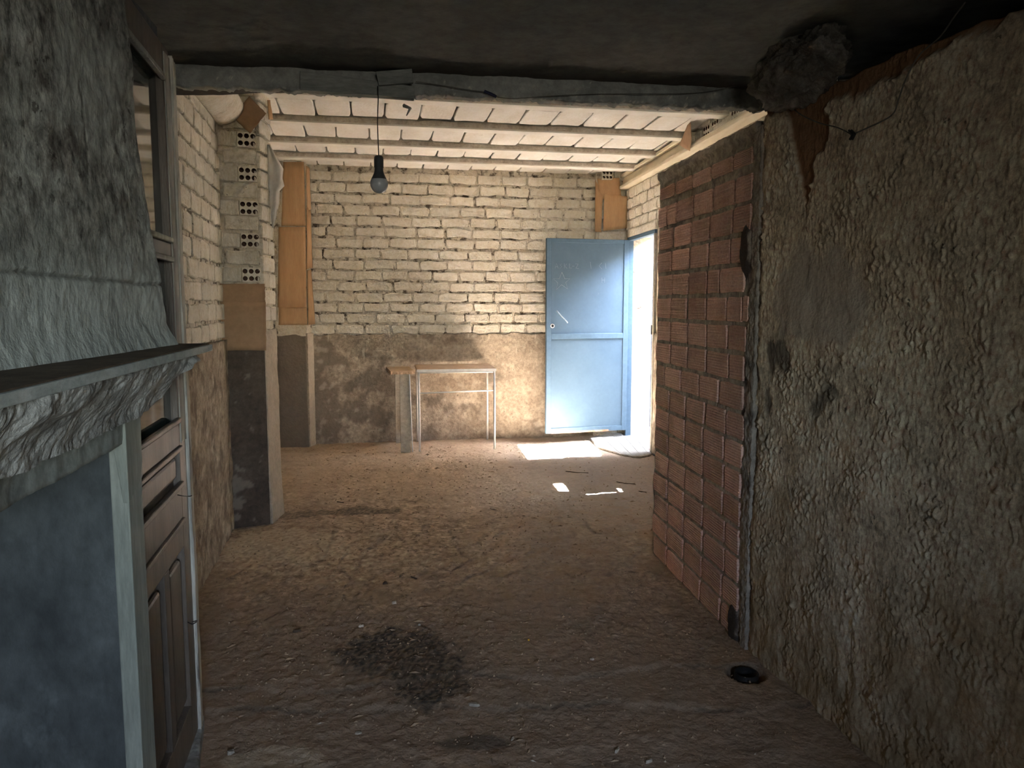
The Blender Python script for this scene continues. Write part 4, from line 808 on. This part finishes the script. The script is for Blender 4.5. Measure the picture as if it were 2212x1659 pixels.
# ---- mortar lump in the corner of the near ceiling
bm = bmesh.new(); bmesh.ops.create_icosphere(bm, subdivisions=6, radius=1.0)
co = np.array([v.co[:] for v in bm.verts]); a1 = np.arctan2(co[:, 1], co[:, 0]); 
dd = 1 + 0.30 * fbm(co[:, 0] * 2.2 + 5, co[:, 2] * 2.2 + co[:, 1] * 1.5, 4, 211) + 0.16 * fbm(co[:, 1] * 5, co[:, 2] * 5 + co[:, 0] * 3, 4, 215)
co = co * dd[:, None] * np.array([0.115, 0.27, 0.10]) + np.array([0.955, 2.64, 2.175])
fc = [[v.index for v in f.verts] for f in bm.faces]; bm.free()
lump = put('mortar_lump', co, fc, m_blob, smooth=True); tag(lump, 'sooty lump of mortar where beam, ceiling and stucco wall meet', 'mortar lump')

# ---- cardboard
def sheet(name, P, mat, label, group=None, bend=0.01, n=10, seed=0, rag=0.004, cat='cardboard', thick=0.004):
    P = [np.array(p) for p in P]; U, Vv = np.meshgrid(np.linspace(0, 1, n), np.linspace(0, 1, n), indexing='ij')
    G_ = (P[0][None, None] * ((1 - U) * (1 - Vv))[..., None] + P[1] * (U * (1 - Vv))[..., None] + P[2] * (U * Vv)[..., None] + P[3] * ((1 - U) * Vv)[..., None])
    nrm = np.cross(P[1] - P[0], P[3] - P[0]); nrm = nrm / np.linalg.norm(nrm)
    G_ = G_ + nrm * (bend * np.sin(math.pi * U) * np.sin(math.pi * Vv * 0.9 + 0.2) + 0.004 * fbm(U * 3 + seed, Vv * 3, 2, seed))[..., None]
    edge = ((U == 0) | (U == 1) | (Vv == 0) | (Vv == 1)); e1 = (P[1] - P[0]) / np.linalg.norm(P[1] - P[0]); e2 = (P[3] - P[0]) / np.linalg.norm(P[3] - P[0])
    G_ = G_ + (edge * rag * perlin(U * 7 + seed, Vv * 7, seed + 3))[..., None] * (e1 + e2)
    o = put(name, G_.reshape(-1, 3), grid_faces(n, n, False), mat, None, solid=thick, smooth=True); return tag(o, label, cat, group)
sheet('cardboard_sheet', [onw(W1f, 502, 252, .03), onw(W1f, 538, 208, .03), onw(W1f, 575, 245, .035), onw(W1f, 540, 289, .03)], m_cardd, 'diamond-turned square of cardboard nailed high on the near white pilaster', bend=0.004, seed=1)
sheet('cardboard_sheet', [onw(W1f, 474, 757, .03), onw(W1f, 575, 757, .03), onw(W1f, 574, 652, .03), onw(W1f, 474, 652, .03)], m_cardd, 'large dull cardboard square on the near pilaster, lower piece above the dark plaster', bend=0.004, seed=2)
sheet('cardboard_sheet', [onw(W1f, 472, 655, .026), onw(W1f, 573, 655, .026), onw(W1f, 572, 613, .026), onw(W1f, 473, 613, .026)], m_cardd, 'narrow dull cardboard strip just above the large square on the near pilaster', bend=0.002, seed=3)
sheet('cardboard_sheet', [onw(W1s, 581, 258, .02), onw(W1s, 589, 258, .03), onw(W1s, 583, 216, .03), onw(W1s, 578, 216, .02)], m_card, 'thin cardboard sliver beside the diamond piece, under the beam', bend=0.002, seed=4, n=5)
for i, (pp_, lb_) in enumerate((([(608, 488), (660, 488), (656, 350), (612, 350)], 'topmost tall cardboard sheet on the far left corner pilaster'),
               ([(600, 664), (662, 664), (660, 490), (602, 490)], 'middle cardboard sheet on the far left corner pilaster'),
               ([(602, 702), (664, 702), (662, 664), (602, 664)], 'lowest short cardboard sheet on the far left corner pilaster'))):
    sheet('cardboard_sheet', [onw(W2f, x, y, .022 + 0.004 * (i == 1)) for x, y in pp_], m_card, lb_, bend=0.004, seed=10 + i)
for i, (pp_, lb_) in enumerate((([(664, 455), (672, 452), (668, 362), (661, 358)], 'upper cardboard strip folded round the side of the far left pilaster'),
               ([(662, 582), (675, 578), (671, 455), (663, 448)], 'middle cardboard strip down the side of the far left pilaster'),
               ([(666, 702), (681, 700), (672, 582), (664, 584)], 'lower cardboard strip curling off the side of the far left pilaster'))):
    sheet('cardboard_sheet', [onw(Wl((-2.0, 7.43), (-1.93, 7.62), left=False), x, y, .0) for x, y in pp_], m_card, lb_, bend=0.006, seed=20 + i, n=7)
sheet('cardboard_sheet', [onw(W3f, 1296, 432, .03), onw(W3f, 1342, 424, .05), onw(W3f, 1338, 384, .04), onw(W3f, 1290, 386, .03)], m_card, 'upper cardboard piece on the corner pilaster above the blue door', bend=0.01, seed=31)
sheet('cardboard_sheet', [onw(W3f, 1303, 499, .05), onw(W3f, 1354, 493, .05), onw(W3f, 1357, 424, .06), onw(W3f, 1305, 419, .055)], m_card, 'square cardboard piece nailed lowest on the corner pilaster above the blue door', bend=0.006, seed=32)
W3s = Wl((0.80, 8.07), (0.872, 8.04), left=False)
sheet('cardboard_sheet', [onw(W3f, 1285, 500, .012), onw(W3f, 1299, 502, .045), onw(W3f, 1302, 424, .045), onw(W3f, 1286, 388, .012)], m_card, 'tall bent cardboard strip left of the square piece above the blue door', bend=0.004, seed=33, n=7)
Wgf = Wl(Wr.pt(0, 0.11, 0)[:2], Wr.pt(3.2, 0.11, 0)[:2], left=False)
Wq = Wl((0.9, 5.72), (1.9, 5.86), left=False)
sheet('cardboard_sheet', [onw(Wgf, 1468, 313, 0.0), onw(Wgf, 1490, 326, 0.0), onw(Wgf, 1494, 296, 0.02), onw(Wgf, 1491, 256, 0.03)], m_cardd, 'torn pointed cardboard piece standing on the cream girder', bend=0.006, seed=41, n=7)

for o in list(COL.objects):
    if o.name.startswith('cardboard_sheet'): o['group'] = 'cardboard pieces nailed to the pilasters and girder'
# ---- white cloth hanging from the near pilaster
Wcl = Wl((-1.553, 4.95), (-1.40, 5.06), left=False)
ed = [(578, 582, 312), (578, 596, 338), (578, 612, 365), (580, 610, 385), (580, 614, 402), (582, 604, 412), (584, 603, 440), (586, 596, 470), (588, 590, 492)]
V = []; nk = 8
for (xa, xb, y) in ed:
    for j in range(nk):
        t = j / (nk - 1); p = np.array(onw(Wcl, xa + (xb - xa) * t, y, 0.012 * math.sin(t * 9 + y * .02))); V.append(p)
F = [[i * nk + j, i * nk + j + 1, (i + 1) * nk + j + 1, (i + 1) * nk + j] for i in range(len(ed) - 1) for j in range(nk - 1)]
o = put('cloth', V, F, m_cloth, None, solid=0.003, smooth=True); tag(o, 'torn white cloth hanging from the side of the near pilaster', 'cloth')

# ---- table with thin white steel legs
TL = np.array(G(905, 975)[:2]); TR = np.array(G(1070, 970)[:2]); Wt = Wl(TL, TR, left=False); ZT = 0.775
tb = empty('table', (*((TL + TR) / 2), 0), 'narrow table with sandy top and thin white steel legs against the far wall', 'table')
dep = 0.565; LT = Wt.len
b = MB(); b.wbox(Wt, -0.012, LT + 0.012, 0.012, -dep, ZT, ZT + 0.016); top = b.put('tabletop', m_tabtop, tb, bevel=0.003)
b = MB(); b.wbox(Wt, -0.010, LT + 0.010, 0.016, 0.010, ZT - 0.012, ZT + 0.012); b.put('edge_trim', m_steel, top)
for (s_, o_) in ((0.008, 0.0), (LT - 0.008, 0.0), (0.008, -dep + 0.02), (LT - 0.008, -dep + 0.02)):
    b = MB(); b.tube([Wt.pt(s_, o_, ZT), Wt.pt(s_, o_, 0.0)], 0.0105, 10); b.put('leg', m_steel, tb, smooth=True)
b = MB(); b.tube([Wt.pt(0.008, 0, 0.560), Wt.pt(LT - 0.008, 0, 0.575)], 0.007, 8); b.put('crossbar', m_steel, tb, smooth=True)
b = MB(); b.tube([Wt.pt(0.008, -0.003, ZT - 0.02), Wt.pt(LT - 0.008, -0.003, ZT - 0.02)], 0.008, 8); b.put('apron_bar', m_steel, tb, smooth=True)
# small stand beside it
SL = np.array(G(866, 977)[:2]); SR = np.array(G(888, 976)[:2]); Ws = Wl(SL, SR, left=False); LS = Ws.len
st = empty('stand', (*((SL + SR) / 2), 0), 'small rough-topped stand with one broad board leg, touching the left end of the table', 'stand')
V, F, _ = relief(Ws, -0.085, LS + 0.045, 0.745, 0.775, 0.008, lambda S, Z: 0.010 * fbm(S * 25, Z * 25, 3, 221), 0.545, 0.01)
put('stand_top', V, F, m_tabtop, st)
b = MB(); b.wbox(Ws, 0.0, LS, 0.0, -0.018, -0.004, 0.748); b.put('board_leg', m_board, st, bevel=0.002)
b = MB(); b.tube([Ws.pt(LS - 0.006, 0.006, 0.745), Ws.pt(LS + 0.014, 0.006, 0.0)], 0.006, 8); b.put('leg', m_steel, st, smooth=True)
b = MB(); b.wbox(Ws, 0.0, LS, -0.51, -0.53, -0.004, 0.748); b.put('board_leg', m_board, st, bevel=0.002)

# ---- drain stub in the floor hole
dp = empty('drain_pipe', (0.899, 2.80, -0.05), 'black plastic pipe stub sunk in the floor at the foot of the stucco wall', 'pipe')
b = MB(); Vv = []
K = 20
for (rr, zz) in ((0.046, -0.10), (0.046, -0.004), (0.040, -0.004), (0.040, -0.10)): Vv += [(0.899 + rr * math.cos(2 * math.pi * j / K), 2.80 + rr * math.sin(2 * math.pi * j / K), zz) for j in range(K)]
b.add(Vv, [[i * K + j, i * K + (j + 1) % K, (i + 1) * K + (j + 1) % K, (i + 1) * K + j] for i in range(3) for j in range(K)]); b.put('rim', m_black, dp, smooth=True)
b = MB(); b.prism([(0.899 + 0.042 * math.cos(a), 2.80 + 0.042 * math.sin(a)) for a in np.linspace(0, 2 * math.pi, 17)[:-1]], -0.11, -0.07); b.put('bore', m_black, dp)

# ---- litter: the larger pieces one by one
def fz(x, y): return float(floor_h(np.array([[x]]), np.array([[y]]))[0, 0])
def chip(px, py, L_, W_, H_, mat, name, label, rz, group=None, seed=0):
    x, y, _ = G(px, py); z = fz(x, y); r = random.Random(seed); n = 7
    base = []; 
    for i in range(n): a = 2 * math.pi * i / n; k = r.uniform(.75, 1.1); base.append((math.cos(a) * L_ / 2 * k, math.sin(a) * W_ / 2 * k))
    c, s = math.cos(rz), math.sin(rz)
    V = [(x + a * c - d * s, y + a * s + d * c, z - 0.001) for a, d in base] + [(x + a * c * .85 - d * s * .85, y + a * s * .85 + d * c * .85, z + H_ * r.uniform(.6, 1.1)) for a, d in base]
    F = [list(range(n))[::-1], list(range(n, 2 * n))] + [[i, (i + 1) % n, n + (i + 1) % n, n + i] for i in range(n)]
    o = put(name, V, F, mat, None); return tag(o, label, 'stone' if 'stone' in name else 'litter', group)
chips = [(773, 1567, .026, .016, .006, 'white angular chip on the near floor below the ash stain', .2), (498, 1611, .030, .022, .010, 'crumpled white flake on the floor beside the door edge', .8), (1024, 1515, .045, .020, .010, 'grey flat stone lying on the cracked ledge of the floor', 2.8),
         (1334, 1605, .035, .012, .008, 'pale splinter-shaped chip near the bottom centre-right of the floor', 1.0), (1107, 1580, .026, .010, .006, 'thin pale chip left of the pale splinter', 1.2), (1279, 1424, .018, .012, .006, 'small white pebble right of the yellow kernel', 0),
         (640, 1365, .040, .016, .010, 'curled dark husk at the left edge of the ash stain', .5), (780, 1352, .028, .014, .010, 'reddish pebble at the top edge of the ash stain', .3), (852, 1304, .026, .02, .014, 'pale lump among crumbs above the ash stain', .2),
         (906, 1350, .016, .012, .008, 'small pale pebble right of the ash stain', .2), (1402, 1630, .03, .012, .008, 'flat pale chip at the very bottom edge of the floor', .5), (832, 1262, .03, .02, .014, 'dark clod above the pale lump', .1)]
for i, (px, py, l, w, h, lb_, rz) in enumerate(chips): chip(px, py, l, w, h, m_stone if 'dark' not in lb_ else m_stick, 'stone_chip', lb_, rz, seed=i)
chip(1142, 1383, .011, .009, .007, m_yellow, 'corn_kernel', 'tiny bright yellow kernel on the middle of the floor', .4, seed=50)
def twig(pts, r_, label):
    P = [G(*p) for p in pts]; P = [(x, y, fz(x, y) + r_ * 0.6) for x, y, _ in P]; b = MB(); b.tube(P, r_, 5); return tag(b.put('twig', m_stick), label, 'twig')
twig([(1222, 1018), (1245, 1020), (1271, 1021)], 0.004, 'dark twig on the floor just below the sun patch')
twig([(1332, 1040), (1350, 1043), (1372, 1045)], 0.004, 'dark twig lying right of the small light spots')
twig([(1380, 1060), (1396, 1063)], 0.0035, 'short dark twig closest to the brick partition')
twig([(728, 1084), (742, 1085)], 0.004, 'short black twig between the two far ash smudges')
twig([(888, 1246), (900, 1250)], 0.004, 'tiny twig in the middle of the floor crumbs')
# crumbs nobody could count
rs = np.random.RandomState(11); VV = []; FF = []
N_ = 5200; cnt = 0
while cnt < N_:
    y = 1.9 + (7.6 - 1.9) * rs.rand() ** 1.5; xl = -0.40 * y + 0.0 if y < 3.7 else -1.5 - 0.2 * (y - 3.7); xr = 0.93 if y < 4.2 else 1.25
    x = xl + (xr - xl) * rs.rand()
    dens = 0.35 + 0.9 * gs(x, y, -0.5, 3.1, .7, .7) + 0.5 * gs(x, y, -.3, 4.2, 1.2, .8)
    if rs.rand() > dens: continue
    s_ = (0.0022 + 0.005 * rs.rand() ** 2.5) * (1 + 0.10 * (y - 2)); long = 1 + 3.0 * (rs.rand() < .3) * rs.rand(); a = rs.rand() * math.pi
    ca, sa = math.cos(a) * s_ * long, math.sin(a) * s_ * long; pa, pb = -math.sin(a) * s_ * .7, math.cos(a) * s_ * .7
    VV.append([(x - ca, y - sa), (x + pa, y + pb), (x + ca, y + sa), (x - pa, y - pb), s_]); cnt += 1
xy = np.array([[p[k] for k in range(4)] for p in VV]); ss = np.array([p[4] for p in VV]); cen = xy.mean(1)
zz = floor_h(cen[:, 0][:, None], cen[:, 1][:, None])[:, 0]
base = np.concatenate([xy, np.repeat(zz[:, None, None], 4, 1) - 0.001], 2); topv = np.concatenate([cen, (zz + ss * 0.9)[:, None]], 1)[:, None, :]
allv = np.concatenate([base, topv], 1).reshape(-1, 3); k5 = np.arange(N_)[:, None] * 5
FF = np.concatenate([np.concatenate([k5 + a, k5 + b_, k5 + 4], 1) for a, b_ in ((0, 3), (3, 2), (2, 1), (1, 0))], 0)[:, ::-1]
o = put('floor_litter', allv, FF[:, ::-1].copy(), m_debris, None); tag(o, 'fine straw, grit and crumbs scattered over the floor', 'litter', kind='stuff')
for o in list(COL.objects):
    if o.name.startswith('stone_chip'): o['group'] = 'larger chips lying on the floor'
    elif o.name.startswith('twig'): o['group'] = 'dark twigs lying on the floor'
    elif o.name.startswith('plank'): o['group'] = 'planks nailed to the beam'
